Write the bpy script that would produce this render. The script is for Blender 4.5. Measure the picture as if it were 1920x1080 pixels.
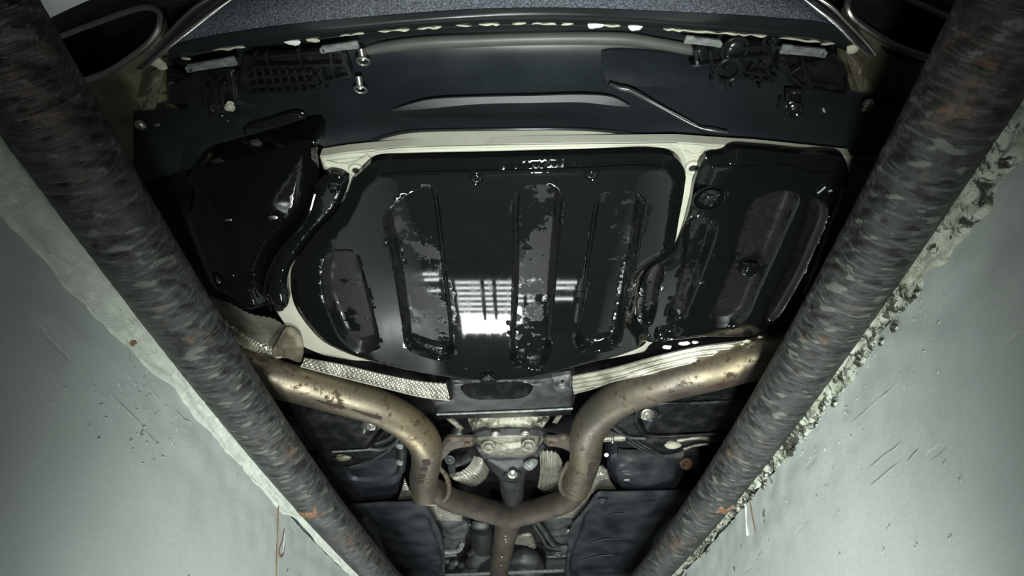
import bpy, bmesh, math, random
import numpy as np
from mathutils import Vector, Matrix, noise
from mathutils.geometry import delaunay_2d_cdt

random.seed(7)
for o in list(bpy.data.objects):
    bpy.data.objects.remove(o)
sc = bpy.context.scene
COL = sc.collection

# ------------------------------------------------------------------ camera
F = 1100.0                       # focal length in pixels of a 1920 wide frame
Yc = Vector((25, -938, F)).normalized()      # pit axis seen from the camera (x right, y up, z ahead)
Xc = Vector((1, 0, -25 / F)).normalized()
Zc = -Xc.cross(Yc) if Xc.cross(Yc).y < 0 else Xc.cross(Yc)
cd = bpy.data.cameras.new('camera')
cam = bpy.data.objects.new('camera', cd); COL.objects.link(cam)
cd.sensor_width = 36.0; cd.lens = 36.0 * F / 1920.0; cd.clip_start = 0.01
ex = Vector((Xc.x, Yc.x, Zc.x)); ey = Vector((Xc.y, Yc.y, Zc.y)); ez = Vector((Xc.z, Yc.z, Zc.z))
m = Matrix.Identity(4)
for i in range(3):
    m[i][0] = ex[i]; m[i][1] = ey[i]; m[i][2] = -ez[i]
cam.matrix_world = m
sc.camera = cam

def U(px, py, z):
    """point of the real scene at height z that the photograph shows at pixel (px, py)"""
    d = ex * (px - 960) + ey * (540 - py) + ez * F
    return d * (z / d.z)

# ------------------------------------------------------------------ world, lights, exposure
w = bpy.data.worlds.new('world'); sc.world = w; w.use_nodes = True
bg = w.node_tree.nodes['Background']
bg.inputs[0].default_value = (0.75, 0.85, 0.9, 1); bg.inputs[1].default_value = 0.02
sc.view_settings.view_transform = 'Standard'; sc.view_settings.look = 'None'
sc.view_settings.gamma = 1.0; sc.view_settings.use_curve_mapping = False
sc.view_settings.exposure = 0.0

def lamp(name, kind, loc, target, energy, color=(1, 1, 1), **kw):
    l = bpy.data.lights.new(name, kind); l.energy = energy; l.color = color
    for k, v in kw.items(): setattr(l, k, v)
    o = bpy.data.objects.new(name, l); COL.objects.link(o)
    o.location = loc
    o.rotation_euler = (Vector(target) - Vector(loc)).to_track_quat('-Z', 'Y').to_euler()
    return o
# the inspection torch carried with the camera
torch = lamp('inspection_torch', 'SPOT', (0.03, 0.04, -0.16), (0.03, 1.30, 0.74), 92, (0.93, 1.0, 0.94),
     spot_size=math.radians(122), spot_blend=1.0, shadow_soft_size=0.03)
torch.scale = (0.50, 1.0, 1.0)      # flat LED head: the beam is narrower across the pit than along it

# added fill light further along the pit, brightens the walls ahead
lamp('added_forward_light', 'SPOT', (0.05, 0.66, -0.30), (0.05, 1.55, 0.32), 50, (0.94, 1.0, 0.96),
     spot_size=math.radians(158), spot_blend=1.0, shadow_soft_size=0.03)

# ------------------------------------------------------------------ materials
def newmat(name):
    mt = bpy.data.materials.new(name); mt.use_nodes = True
    nt = mt.node_tree
    return mt, nt, nt.nodes['Principled BSDF']

def N(nt, t, **kw):
    n = nt.nodes.new(t)
    for k, v in kw.items(): setattr(n, k, v)
    return n

def coords(nt, scale=(1, 1, 1), kind='Object', rot=(0, 0, 0)):
    tc = N(nt, 'ShaderNodeTexCoord'); mp = N(nt, 'ShaderNodeMapping')
    mp.inputs['Scale'].default_value = scale; mp.inputs['Rotation'].default_value = rot
    nt.links.new(tc.outputs[kind], mp.inputs[0]); return mp.outputs[0]

def noi(nt, vec, scale, detail=4, rough=0.55, dist=0.0):
    n = N(nt, 'ShaderNodeTexNoise'); n.inputs['Scale'].default_value = scale
    n.inputs['Detail'].default_value = detail; n.inputs['Roughness'].default_value = rough
    n.inputs['Distortion'].default_value = dist
    nt.links.new(vec, n.inputs['Vector']); return n.outputs['Fac']

def ramp(nt, fac, stops):
    r = N(nt, 'ShaderNodeValToRGB'); e = r.color_ramp.elements
    while len(e) < len(stops): e.new(0.5)
    for q, (p, c) in zip(e, stops):
        q.position = p
        q.color = c if len(c) == 4 else (*c, 1)
    nt.links.new(fac, r.inputs[0]); return r.outputs[0]

def mix(nt, fac, a, b):
    mx = N(nt, 'ShaderNodeMix', data_type='RGBA')
    for s, v in ((0, fac), (6, a), (7, b)):
        if hasattr(v, 'is_linked') or hasattr(v, 'node'): nt.links.new(v, mx.inputs[s])
        else: mx.inputs[s].default_value = v if s == 0 else (*v, 1)
    return mx.outputs[2]

def math_(nt, op, a, b=0.0):
    n = N(nt, 'ShaderNodeMath', operation=op)
    for s, v in ((0, a), (1, b)):
        if hasattr(v, 'node'): nt.links.new(v, n.inputs[s])
        else: n.inputs[s].default_value = v
    return n.outputs[0]

def bump(nt, b, h, strength, dist=0.002):
    bn = N(nt, 'ShaderNodeBump'); bn.inputs['Strength'].default_value = strength
    bn.inputs['Distance'].default_value = dist
    nt.links.new(h, bn.inputs['Height']); nt.links.new(bn.outputs[0], b.inputs['Normal'])

G = lambda v: (v, v, v)
def simple(name, c1, c2, rough, metal=0.0, scale=20, r2=None, bstr=0.0, bscale=200, lo=0.35, hi=0.65, spec=0.5, stretch=(1, 1, 1)):
    mt, nt, b = newmat(name)
    v = coords(nt, stretch)
    f = noi(nt, v, scale, 5)
    nt.links.new(ramp(nt, f, [(lo, c1), (hi, c2)]), b.inputs['Base Color'])
    b.inputs['Metallic'].default_value = metal
    b.inputs['Specular IOR Level'].default_value = spec
    if r2 is None: b.inputs['Roughness'].default_value = rough
    else: nt.links.new(ramp(nt, f, [(lo, G(rough)), (hi, G(r2))]), b.inputs['Roughness'])
    if bstr: bump(nt, b, noi(nt, v, bscale, 3), bstr)
    return mt

M = {}
def plastic(name, base, dust, rough=0.03):
    """wet black plastic; dried mud lies where the attribute 'dust' marks it, broken up by noise"""
    mt, nt, b = newmat(name)
    v = coords(nt)
    at = N(nt, 'ShaderNodeAttribute', attribute_name='dust')
    n1 = noi(nt, v, 9, 6, 0.7); n2 = noi(nt, v, 120, 4, 0.6); n3 = noi(nt, v, 30, 5, 0.65)
    s = math_(nt, 'ADD', at.outputs['Fac'], math_(nt, 'MULTIPLY', math_(nt, 'SUBTRACT', n1, 0.5), 2.2))
    s = math_(nt, 'ADD', s, math_(nt, 'MULTIPLY', math_(nt, 'SUBTRACT', n3, 0.5), 0.5))
    mk = ramp(nt, s, [(0.5, G(0)), (0.58, G(1))])
    speck = ramp(nt, n2, [(0.4, G(0.0)), (0.62, G(1.0))])
    dc = mix(nt, speck, tuple(x * 0.3 for x in dust), dust)
    nt.links.new(mix(nt, mk, base, dc), b.inputs['Base Color'])
    smear = ramp(nt, noi(nt, coords(nt, (6, 1, 1)), 14, 5, 0.7), [(0.5, G(rough)), (0.8, G(rough * 3.0))])
    nt.links.new(mix(nt, mk, smear, G(0.5)), b.inputs['Roughness'])
    bump(nt, b, n2, 0.006, 0.001)
    return mt
M['plastic'] = plastic('wet_black_plastic', (0.0045, 0.0055, 0.005), (0.007, 0.0077, 0.0073))
M['plastic_box'] = plastic('gloss_black_box', (0.0035, 0.004, 0.0042), (0.01, 0.01, 0.01), 0.06)
M['bumper_gloss'] = simple('bumper_gloss', (0.012, 0.014, 0.016), (0.016, 0.018, 0.02), 0.16, scale=8)
M['bumper_skin'] = simple('bumper_skin', (0.035, 0.04, 0.042), (0.045, 0.05, 0.052), 0.35, scale=8)
M['inner'] = simple('black_sheet', (0.012, 0.016, 0.018), (0.020, 0.0255, 0.0285), 0.28, scale=5, r2=0.45)
M['pale_sheet'] = simple('grey_black_sheet', (0.020, 0.024, 0.026), (0.027, 0.031, 0.033), 0.5, scale=5)  # paler than the black sheet, for the highlight band
M['beam'] = simple('grey_beam', (0.07, 0.075, 0.068), (0.1, 0.105, 0.095), 0.45, scale=8)  # lighter grey carries the beam's highlight
M['lattice'] = simple('black_moulded_plastic', (0.008, 0.009, 0.01), (0.016, 0.017, 0.018), 0.12, scale=30, r2=0.25)
M['textured'] = simple('grained_plastic', (0.05, 0.055, 0.07), (0.22, 0.24, 0.28), 0.5, scale=420, bstr=0.8, bscale=420, lo=0.42, hi=0.72)
M['chrome'] = simple('chrome', (0.75, 0.74, 0.68), (0.8, 0.79, 0.74), 0.34, 1.0, scale=10)
M['trim'] = simple('gloss_trim', (0.03, 0.033, 0.036), (0.04, 0.042, 0.046), 0.12, scale=10)
M['beige'] = simple('pale_body_paint', (0.44, 0.44, 0.36), (0.52, 0.52, 0.43), 0.5, scale=14, bstr=0.25, bscale=300)
M['sealer'] = simple('pale_sealer', (0.4, 0.4, 0.3), (0.55, 0.54, 0.42), 0.6, scale=40, bstr=0.6, bscale=90)
M['clip'] = simple('grey_metal_clip', (0.2, 0.22, 0.21), (0.42, 0.45, 0.43), 0.4, 0.5, scale=60)
M['steelbolt'] = simple('zinc_steel', (0.5, 0.5, 0.45), (0.65, 0.64, 0.58), 0.3, 0.9, scale=60)
M['white'] = simple('white_plug', (0.7, 0.72, 0.7), (0.85, 0.86, 0.84), 0.4, scale=40)
M['pan'] = simple('dark_underseal', (0.004, 0.004, 0.005), (0.009, 0.009, 0.01), 0.8, scale=20)
M['arm'] = simple('black_painted_steel', (0.010, 0.011, 0.012), (0.032, 0.033, 0.032), 0.3, scale=26, r2=0.6, lo=0.45, hi=0.8, bstr=0.2, bscale=120)
M['tray'] = simple('dusty_undertray', (0.012, 0.014, 0.018), (0.035, 0.038, 0.044), 0.4, scale=12, r2=0.6, bstr=0.15)
M['alu'] = simple('cast_aluminium', (0.16, 0.155, 0.12), (0.42, 0.41, 0.34), 0.45, 0.75, scale=60, r2=0.65, bstr=0.5, bscale=150)
M['tunnel'] = simple('grey_tunnel_metal', (0.05, 0.055, 0.055), (0.14, 0.145, 0.14), 0.4, 0.5, scale=18, r2=0.6)
M['darkalu'] = simple('dark_cast_metal', (0.018, 0.02, 0.021), (0.05, 0.052, 0.05), 0.45, 0.3, scale=30)
M['black_hole'] = simple('soot_and_hole_black', (0.003, 0.003, 0.003), (0.008, 0.008, 0.007), 0.85, scale=30)
M['tipmetal'] = simple('heat_tinted_tip', (0.24, 0.205, 0.13), (0.42, 0.38, 0.27), 0.45, 0.85, scale=30, r2=0.55)
M['bracketmetal'] = simple('tan_bracket_steel', (0.14, 0.12, 0.085), (0.24, 0.215, 0.16), 0.5, 0.4, scale=40)
M['rusty'] = simple('rusty_bush', (0.05, 0.025, 0.014), (0.16, 0.09, 0.05), 0.8, scale=90)
M['glassemit'] = None

def heatshield():
    mt, nt, b = newmat('embossed_aluminium')
    v = coords(nt)
    f = noi(nt, v, 22, 5)
    nt.links.new(ramp(nt, f, [(0.3, (0.2, 0.19, 0.15)), (0.6, (0.5, 0.49, 0.42)), (0.8, (0.62, 0.6, 0.52))]), b.inputs['Base Color'])
    b.inputs['Metallic'].default_value = 0.8
    nt.links.new(ramp(nt, f, [(0.3, G(0.55)), (0.7, G(0.3))]), b.inputs['Roughness'])
    return mt
M['shield'] = heatshield()

def exhaust():
    mt, nt, b = newmat('weathered_exhaust_steel')
    v = coords(nt)
    n1 = noi(nt, v, 6, 5, 0.6); n2 = noi(nt, v, 60, 6, 0.7); n3 = noi(nt, v, 25, 4)
    c = ramp(nt, n1, [(0.3, (0.11, 0.1, 0.088)), (0.5, (0.19, 0.165, 0.125)), (0.72, (0.29, 0.235, 0.145))])
    s = ramp(nt, math_(nt, 'ADD', math_(nt, 'MULTIPLY', n2, 0.7), math_(nt, 'MULTIPLY', n3, 0.4)), [(0.585, G(0)), (0.65, G(0.8))])
    nt.links.new(mix(nt, s, c, (0.06, 0.036, 0.02)), b.inputs['Base Color'])
    b.inputs['Metallic'].default_value = 0.75
    nt.links.new(mix(nt, s, ramp(nt, n2, [(0.3, G(0.36)), (0.7, G(0.56))]), G(0.8)), b.inputs['Roughness'])
    bump(nt, b, n2, 0.3, 0.001)
    return mt
M['exhaust'] = exhaust()
M['exhaust_dark'] = simple('sooty_exhaust_steel', (0.05, 0.043, 0.038), (0.11, 0.09, 0.07), 0.6, 0.5, scale=14, bstr=0.2, bscale=90)
M['scale'] = simple('dark_rust_scale', (0.02, 0.012, 0.01), (0.05, 0.025, 0.02), 0.9, scale=60)

def railmat(name, seed, dark, mid, light):
    """old painted steel pipe: UV.x runs along the pipe in metres, UV.y round it"""
    mt, nt, b = newmat(name)
    v0 = coords(nt, (1, 1, 1), 'UV')
    at = N(nt, 'ShaderNodeAttribute', attribute_name='flake')
    wear = N(nt, 'ShaderNodeAttribute', attribute_name='wear')
    vs = coords(nt, (150, 15, 1), 'UV', (0, 0, 0.10)); vd = coords(nt, (85, 11, 1), 'UV', (0, 0, -0.06)); vr = coords(nt, (1, 1.2, 1), 'UV')
    st = noi(nt, vs, 1.2, 6, 0.7, 0.5); dk = noi(nt, vd, 1.0, 6, 0.72, 0.6); fine = noi(nt, v0, 330, 4, 0.75)
    nr = noi(nt, vr, 5.5, 4, 0.6); nb = noi(nt, v0, 34, 5, 0.7); big = noi(nt, vr, 9, 3, 0.5)
    c = mix(nt, ramp(nt, big, [(0.35, G(0)), (0.65, G(1))]), dark, mid)
    c = mix(nt, ramp(nt, st, [(0.50, G(0)), (0.60, G(0.75))]), c, light)
    c = mix(nt, ramp(nt, fine, [(0.52, G(0)), (0.72, G(0.55))]), c, tuple(x * 1.2 for x in light))
    c = mix(nt, ramp(nt, dk, [(0.36, G(0.95)), (0.44, G(0))]), c, (0.007, 0.0065, 0.006))
    fl = at.outputs['Fac']
    c = mix(nt, ramp(nt, math_(nt, 'ADD', fl, math_(nt, 'MULTIPLY', math_(nt, 'SUBTRACT', st, 0.5), 0.35)), [(0.73, G(0)), (0.80, G(0.8))]), c, (0.13, 0.132, 0.116))
    c = mix(nt, ramp(nt, fl, [(0.24, G(0.95)), (0.34, G(0))]), c, (0.008, 0.007, 0.006))
    rs = math_(nt, 'ADD', math_(nt, 'MULTIPLY', nr, 0.62), math_(nt, 'MULTIPLY', nb, 0.45))
    rs = math_(nt, 'ADD', rs, math_(nt, 'MULTIPLY', math_(nt, 'SUBTRACT', wear.outputs['Fac'], 0.5), 0.2))
    rs = math_(nt, 'ADD', rs, math_(nt, 'MULTIPLY', math_(nt, 'SUBTRACT', st, 0.5), 0.25))
    rk = ramp(nt, rs, [(0.66, G(0)), (0.72, G(0.8))])
    rc = ramp(nt, nb, [(0.35, (0.03, 0.016, 0.01)), (0.58, (0.10, 0.052, 0.028)), (0.78, (0.20, 0.125, 0.075))])
    nt.links.new(mix(nt, rk, c, rc), b.inputs['Base Color'])
    nt.links.new(ramp(nt, st, [(0.3, G(0.38)), (0.7, G(0.6))]), b.inputs['Roughness'])
    bump(nt, b, math_(nt, 'ADD', math_(nt, 'ADD', st, math_(nt, 'MULTIPLY', dk, 1.2)), math_(nt, 'MULTIPLY', fine, 0.3)), 0.9, 0.003)
    return mt
M['rail_a'] = railmat('old_pipe_paint', 1, (0.016, 0.0175, 0.0165), (0.030, 0.033, 0.031), (0.085, 0.09, 0.084))
M['rail_b'] = railmat('old_pipe_paint_worn', 2, (0.013, 0.0142, 0.0134), (0.026, 0.0285, 0.027), (0.085, 0.091, 0.085))

def wallmat(name):
    """glossy grey wall paint over rough plaster: pits, scratches, small dark nicks, faint vertical runs"""
    mt, nt, b = newmat(name)
    v = coords(nt)
    n1 = noi(nt, v, 2.6, 5, 0.55); n2 = noi(nt, v, 38, 5, 0.65)
    c = ramp(nt, n1, [(0.3, (0.36, 0.39, 0.375)), (0.7, (0.43, 0.46, 0.445))])
    pit = ramp(nt, noi(nt, v, 26, 2, 0.5), [(0.235, G(1)), (0.26, G(0))])
    runs = ramp(nt, noi(nt, coords(nt, (1, 30, 2.2)), 2.0, 4, 0.6), [(0.62, G(0)), (0.78, G(0.25))])
    c = mix(nt, runs, c, (0.28, 0.29, 0.275))
    scr = N(nt, 'ShaderNodeTexNoise'); scr.inputs['Scale'].default_value = 6; scr.inputs['Detail'].default_value = 6
    nt.links.new(coords(nt, (1, 1.0, 5), rot=(0.6, 0, 0)), scr.inputs['Vector'])
    sk = ramp(nt, scr.outputs['Fac'], [(0.30, G(1)), (0.33, G(0))])
    c = mix(nt, math_(nt, 'MULTIPLY', pit, 0.8), c, (0.1, 0.1, 0.09))
    nt.links.new(c, b.inputs['Base Color'])
    nt.links.new(ramp(nt, n1, [(0.3, G(0.34)), (0.7, G(0.5))]), b.inputs['Roughness'])
    h = math_(nt, 'ADD', n2, math_(nt, 'MULTIPLY', pit, -1.2))
    h = math_(nt, 'ADD', h, math_(nt, 'MULTIPLY', sk, -0.6))
    bump(nt, b, h, 0.35, 0.003)
    return mt
M['wall'] = wallmat('grey_wall_paint')

def chipmat(name, a, bcol, dark, thr):
    mt, nt, b = newmat(name)
    v = coords(nt)
    n1 = noi(nt, v, 28, 6, 0.7); n2 = noi(nt, v, 70, 6, 0.75, 0.6); n3 = noi(nt, v, 11, 4)
    c = ramp(nt, n1, [(0.35, a), (0.65, bcol)])
    k = ramp(nt, math_(nt, 'ADD', math_(nt, 'MULTIPLY', n2, 0.6), math_(nt, 'MULTIPLY', n3, 0.4)), [(thr - 0.05, G(1)), (thr, G(0))])
    nt.links.new(mix(nt, k, c, dark), b.inputs['Base Color'])
    b.inputs['Roughness'].default_value = 0.8
    bump(nt, b, math_(nt, 'SUBTRACT', n2, math_(nt, 'MULTIPLY', k, 0.6)), 0.9, 0.006)
    return mt
M['band'] = chipmat('pale_plaster_band', (0.52, 0.56, 0.5), (0.66, 0.70, 0.62), (0.25, 0.25, 0.2), 0.33)
M['chips'] = chipmat('broken_plaster_edge', (0.26, 0.28, 0.2), (0.6, 0.64, 0.55), (0.03, 0.03, 0.02), 0.5)
M['rustrun'] = chipmat('rust_stain', (0.16, 0.08, 0.045), (0.26, 0.14, 0.08), (0.07, 0.03, 0.02), 0.4)
M['paintrun'] = simple('paint_run', (0.45, 0.47, 0.46), (0.6, 0.62, 0.6), 0.4, scale=60)
M['concrete'] = simple('concrete', (0.2, 0.205, 0.2), (0.3, 0.31, 0.3), 0.8, scale=6, bstr=0.3, bscale=60)
M['ceiling'] = simple('pale_ceiling', (0.6, 0.62, 0.6), (0.66, 0.68, 0.66), 0.8, scale=2)
M['housing'] = simple('lamp_housing_grey', (0.05, 0.05, 0.052), (0.08, 0.08, 0.082), 0.5, scale=20)
M['grate'] = simple('galvanised_bar', (0.5, 0.5, 0.48), (0.62, 0.62, 0.6), 0.3, 0.6, scale=20)
def emit(name, col, s):
    mt, nt, b = newmat(name)
    b.inputs['Base Color'].default_value = (0.8, 0.8, 0.8, 1)
    b.inputs['Emission Color'].default_value = (*col, 1); b.inputs['Emission Strength'].default_value = s
    return mt
M['lamp_glass'] = emit('lit_lamp_glass', (0.94, 1.0, 0.97), 65)
M['strip_glass'] = emit('lit_strip_glass', (0.95, 1.0, 0.97), 14)
M['added_tube_glass'] = emit('added_tube_glow', (0.95, 1.0, 1.0), 24)  # glow of the added tube light

# ------------------------------------------------------------------ building tools
ORG = {}
def place(o, org, parent):
    p = ORG[parent] if parent else Vector((0, 0, 0))
    o.location = org - p; ORG[o] = org
    if parent: o.parent = parent
def mk(name, verts, faces, mat, parent=None, angle=35, fix=True, uv=None, attrs=None):
    V = [Vector(v) for v in verts]
    lo = Vector([min(v[i] for v in V) for i in range(3)]); hi = Vector([max(v[i] for v in V) for i in range(3)])
    org = (lo + hi) / 2; org.z = lo.z
    me = bpy.data.meshes.new(name); me.from_pydata([v - org for v in V], [], faces)
    if fix:
        bm = bmesh.new(); bm.from_mesh(me)
        bmesh.ops.recalc_face_normals(bm, faces=bm.faces); bm.to_mesh(me); bm.free()
    me.materials.append(M[mat])
    me.polygons.foreach_set('use_smooth', [True] * len(me.polygons))
    me.set_sharp_from_angle(angle=math.radians(angle))
    for k, vals in (attrs or {}).items():
        a = me.attributes.new(k, 'FLOAT', 'POINT'); a.data.foreach_set('value', vals)
    if uv is not None:
        ul = me.uv_layers.new(name='UVMap')
        for l in me.loops: ul.data[l.index].uv = uv[l.vertex_index]
    o = bpy.data.objects.new(name, me); COL.objects.link(o)
    place(o, org, parent)
    return o
def empty(name, loc):
    o = bpy.data.objects.new(name, None); COL.objects.link(o); o.empty_display_size = 0.1
    place(o, Vector(loc), None); return o
def tag(o, label, cat, group=None):
    o['label'] = label; o['category'] = cat
    if group: o['group'] = group
def struct(o, label=None):
    o['kind'] = 'structure'
    if label: o['label'] = label
    return o

def catmull(P, closed=False, n=8):
    P = [np.array(p, float) for p in P]; L = len(P); out = []
    segs = L if closed else L - 1
    for i in range(segs):
        if closed: p0, p1, p2, p3 = P[i - 1], P[i], P[(i + 1) % L], P[(i + 2) % L]
        else:
            p1, p2 = P[i], P[i + 1]
            p0 = P[i - 1] if i > 0 else 2 * p1 - p2
            p3 = P[i + 2] if i + 2 < L else 2 * p2 - p1
        t0 = 0.0; t1 = max(np.linalg.norm(p1 - p0) ** 0.5, 1e-6); t2 = t1 + max(np.linalg.norm(p2 - p1) ** 0.5, 1e-6); t3 = t2 + max(np.linalg.norm(p3 - p2) ** 0.5, 1e-6)
        for k in range(n):
            t = t1 + (t2 - t1) * k / n
            a1 = (t1 - t) / (t1 - t0) * p0 + (t - t0) / (t1 - t0) * p1
            a2 = (t2 - t) / (t2 - t1) * p1 + (t - t1) / (t2 - t1) * p2
            a3 = (t3 - t) / (t3 - t2) * p2 + (t - t2) / (t3 - t2) * p3
            b1 = (t2 - t) / (t2 - t0) * a1 + (t - t0) / (t2 - t0) * a2
            b2 = (t3 - t) / (t3 - t1) * a2 + (t - t1) / (t3 - t1) * a3
            out.append((t2 - t) / (t2 - t1) * b1 + (t - t1) / (t2 - t1) * b2)
    if not closed: out.append(P[-1])
    return np.array(out)
def resample(P, n, closed=False):
    P = np.asarray(P, float)
    if closed: P = np.vstack([P, P[:1]])
    d = np.r_[0, np.cumsum(np.linalg.norm(np.diff(P, axis=0), axis=1))]
    t = np.linspace(0, d[-1], n + 1 if closed else n)
    R = np.stack([np.interp(t, d, P[:, k]) for k in range(P.shape[1])], 1)
    return R[:-1] if closed else R
def seglen(P, closed):
    P = np.asarray(P)
    Q = np.vstack([P, P[:1]]) if closed else P
    return np.linalg.norm(np.diff(Q, axis=0), axis=1).sum()
def sdf(pts, poly):
    """signed distance, positive inside"""
    pts = np.asarray(pts); A = np.asarray(poly); B = np.roll(A, -1, 0)
    e = B - A
    d2 = np.full(len(pts), 1e9); ins = np.zeros(len(pts), bool)
    for a, b, v in zip(A, B, e):
        wv = pts - a
        t = np.clip((wv @ v) / max(v @ v, 1e-12), 0, 1)
        d2 = np.minimum(d2, ((wv - t[:, None] * v) ** 2).sum(1))
        c = ((a[1] > pts[:, 1]) != (b[1] > pts[:, 1]))
        with np.errstate(divide='ignore', invalid='ignore'):
            x = (b[0] - a[0]) * (pts[:, 1] - a[1]) / (b[1] - a[1]) + a[0]
        ins ^= c & (pts[:, 0] < x)
    return np.where(ins, 1, -1) * np.sqrt(d2)
def sm(t): t = np.clip(t, 0, 1); return t * t * (3 - 2 * t)
def inset(P, d):
    P = np.asarray(P); T = np.roll(P, -1, 0) - np.roll(P, 1, 0)
    T /= np.maximum(np.linalg.norm(T, axis=1)[:, None], 1e-9)
    Nn = np.stack([-T[:, 1], T[:, 0]], 1)
    area = 0.5 * np.sum(P[:, 0] * np.roll(P[:, 1], -1) - np.roll(P[:, 0], -1) * P[:, 1])
    return P + Nn * d * (1 if area > 0 else -1)
def outline(px, z, ds, smooth=True):
    P = [U(x, y, z)[:2] for x, y in px]
    Q = catmull(P, True, 6) if smooth else np.array(P)
    return resample(Q, max(8, int(seglen(Q, True) / ds)), True)

def panel(name, px, z, mat, parent, ribs=(), thick=0.012, rim=(0.006, 0.006), step=0.012, smooth=True, slope=None, warp=None, dome=0.0, dust0=0.0, angle=35):
    """plate with its lower face at height z (or z + slope(x, y)); ribs = (outline, depth, width[, dust[, smooth]]) pressed in or out"""
    ds = min(step, 0.012)
    O = outline(px, z, ds, smooth)
    pts = [O]; R = []
    for r in ribs:
        rp, dep, wd = r[:3]
        du = r[3] if len(r) > 3 else 0.0
        s_ = r[4] if len(r) > 4 else True
        Q = outline(rp, z, 0.007, s_)
        R.append((Q, dep, wd, du))
        for k in (0.0, 0.25, 0.5, 0.75, 1.0): pts.append(inset(Q, wd * k))
    for k in (0.35, 0.7, 1.0): pts.append(inset(O, rim[0] * k))
    lo = O.min(0); hi = O.max(0)
    gx, gy = np.meshgrid(np.arange(lo[0], hi[0], step), np.arange(lo[1], hi[1], step))
    g = np.stack([gx.ravel(), gy.ravel()], 1) + 0.0007 * np.random.RandomState(1).randn(gx.size, 2)
    rest = np.vstack(pts[1:] + [g])
    rest = rest[sdf(rest, O) > 0.0015]
    allp = np.vstack([O, rest]); n = len(O)
    res = delaunay_2d_cdt([Vector(p) for p in allp], [(i, (i + 1) % n) for i in range(n)], [], 1, 1e-5)
    vv = np.array([tuple(v) for v in res[0]]); tri = [tuple(f) for f in res[2]]
    dO = sdf(vv, O)
    zz = z + rim[1] * (1 - sm(np.abs(dO) / rim[0]))
    dust = np.full(len(vv), float(dust0))
    for Q, dep, wd, du in R:
        d = sdf(vv, Q); k = sm(d / wd)
        zz = zz + dep * k; dust = np.maximum(dust, du * sm((d + .004) / .012))
    if dome: zz = zz - dome * sm(dO / (0.5 * max(1e-6, dO.max()) * 2))
    if slope: zz = zz + np.array([slope(x, y) for x, y in vv])
    verts = [(x, y, h) for (x, y), h in zip(vv, zz)]
    # rim wall going up to the thickness of the plate
    cnt = {}
    for f in tri:
        for a, b in ((f[0], f[1]), (f[1], f[2]), (f[2], f[0])):
            cnt[(a, b)] = 1
    bd = [e for e in cnt if (e[1], e[0]) not in cnt]
    faces = [tuple(reversed(f)) for f in tri]; up = {}
    for a, b in bd:
        for q in (a, b):
            if q not in up:
                up[q] = len(verts); x, y, h = verts[q]; verts.append((x, y, h + thick)); dust = np.append(dust, dust0)
        faces.append((a, b, up[b], up[a]))
    return mk(name, verts, faces, mat, parent, fix=False, attrs={'dust': dust.tolist()}, angle=angle)

def loft(name, rows, mat, parent, nu=60, nv=16, thick=0.0, emb=None, smooth=True, closed=False, disp=None, angle=40):
    """surface through rows of 3-D points; emb = (pitch u, pitch v, depth) presses a dimple pattern into it"""
    R = []
    for r in rows:
        r = [tuple(p) for p in r]
        c = catmull(r, closed, 10) if smooth else np.array(r, float)
        R.append(resample(c, nu, closed))
    R = np.array(R)
    if nv > len(rows):
        R = np.stack([resample(catmull(R[:, k], False, 8), nv) for k in range(nu)], 1)
    nv_ = len(R)
    if emb or disp:
        du = np.gradient(R, axis=1); dv = np.gradient(R, axis=0)
        nn = np.cross(du, dv); nn /= np.maximum(np.linalg.norm(nn, axis=2)[..., None], 1e-9)
        nn *= -np.sign(nn[..., 2:3] + 1e-9)
        su = np.cumsum(np.linalg.norm(du, axis=2), axis=1); sv = np.cumsum(np.linalg.norm(dv, axis=2), axis=0)
        if emb:
            pu, pv, am = emb
            if pu and pv: a = np.sin(2 * np.pi * su / pu) * np.sin(2 * np.pi * sv / pv)
            elif pu: a = np.sin(2 * np.pi * su / pu)
            else: a = np.sin(2 * np.pi * sv / pv)
            R = R + nn * (am * a)[..., None]
        if disp: R = R + nn * disp(R)[..., None]
    verts = R.reshape(-1, 3).tolist(); faces = []
    m_ = nu if closed else nu - 1
    for j in range(nv_ - 1):
        for i in range(m_):
            faces.append((j * nu + i, j * nu + (i + 1) % nu, (j + 1) * nu + (i + 1) % nu, (j + 1) * nu + i))
    if thick:
        # real thickness: a second skin above the first and a closing rim
        n0 = len(verts)
        verts += [(x, y, z + thick) for x, y, z in verts]
        faces += [tuple(i + n0 for i in reversed(f)) for f in faces]
        ring = [i for i in range(nu)] + [j * nu + nu - 1 for j in range(1, nv_)] + [(nv_ - 1) * nu + i for i in range(nu - 2, -1, -1)] + [j * nu for j in range(nv_ - 2, 0, -1)]
        if not closed:
            for a, b in zip(ring, ring[1:] + ring[:1]): faces.append((a, b, b + n0, a + n0))
    return mk(name, verts, faces, mat, parent, angle=angle)

def rows(*rs): return [[U(*p) for p in r] for r in rs]
def rz(z, pts): return [(x, y, z) for x, y in pts]

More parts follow.
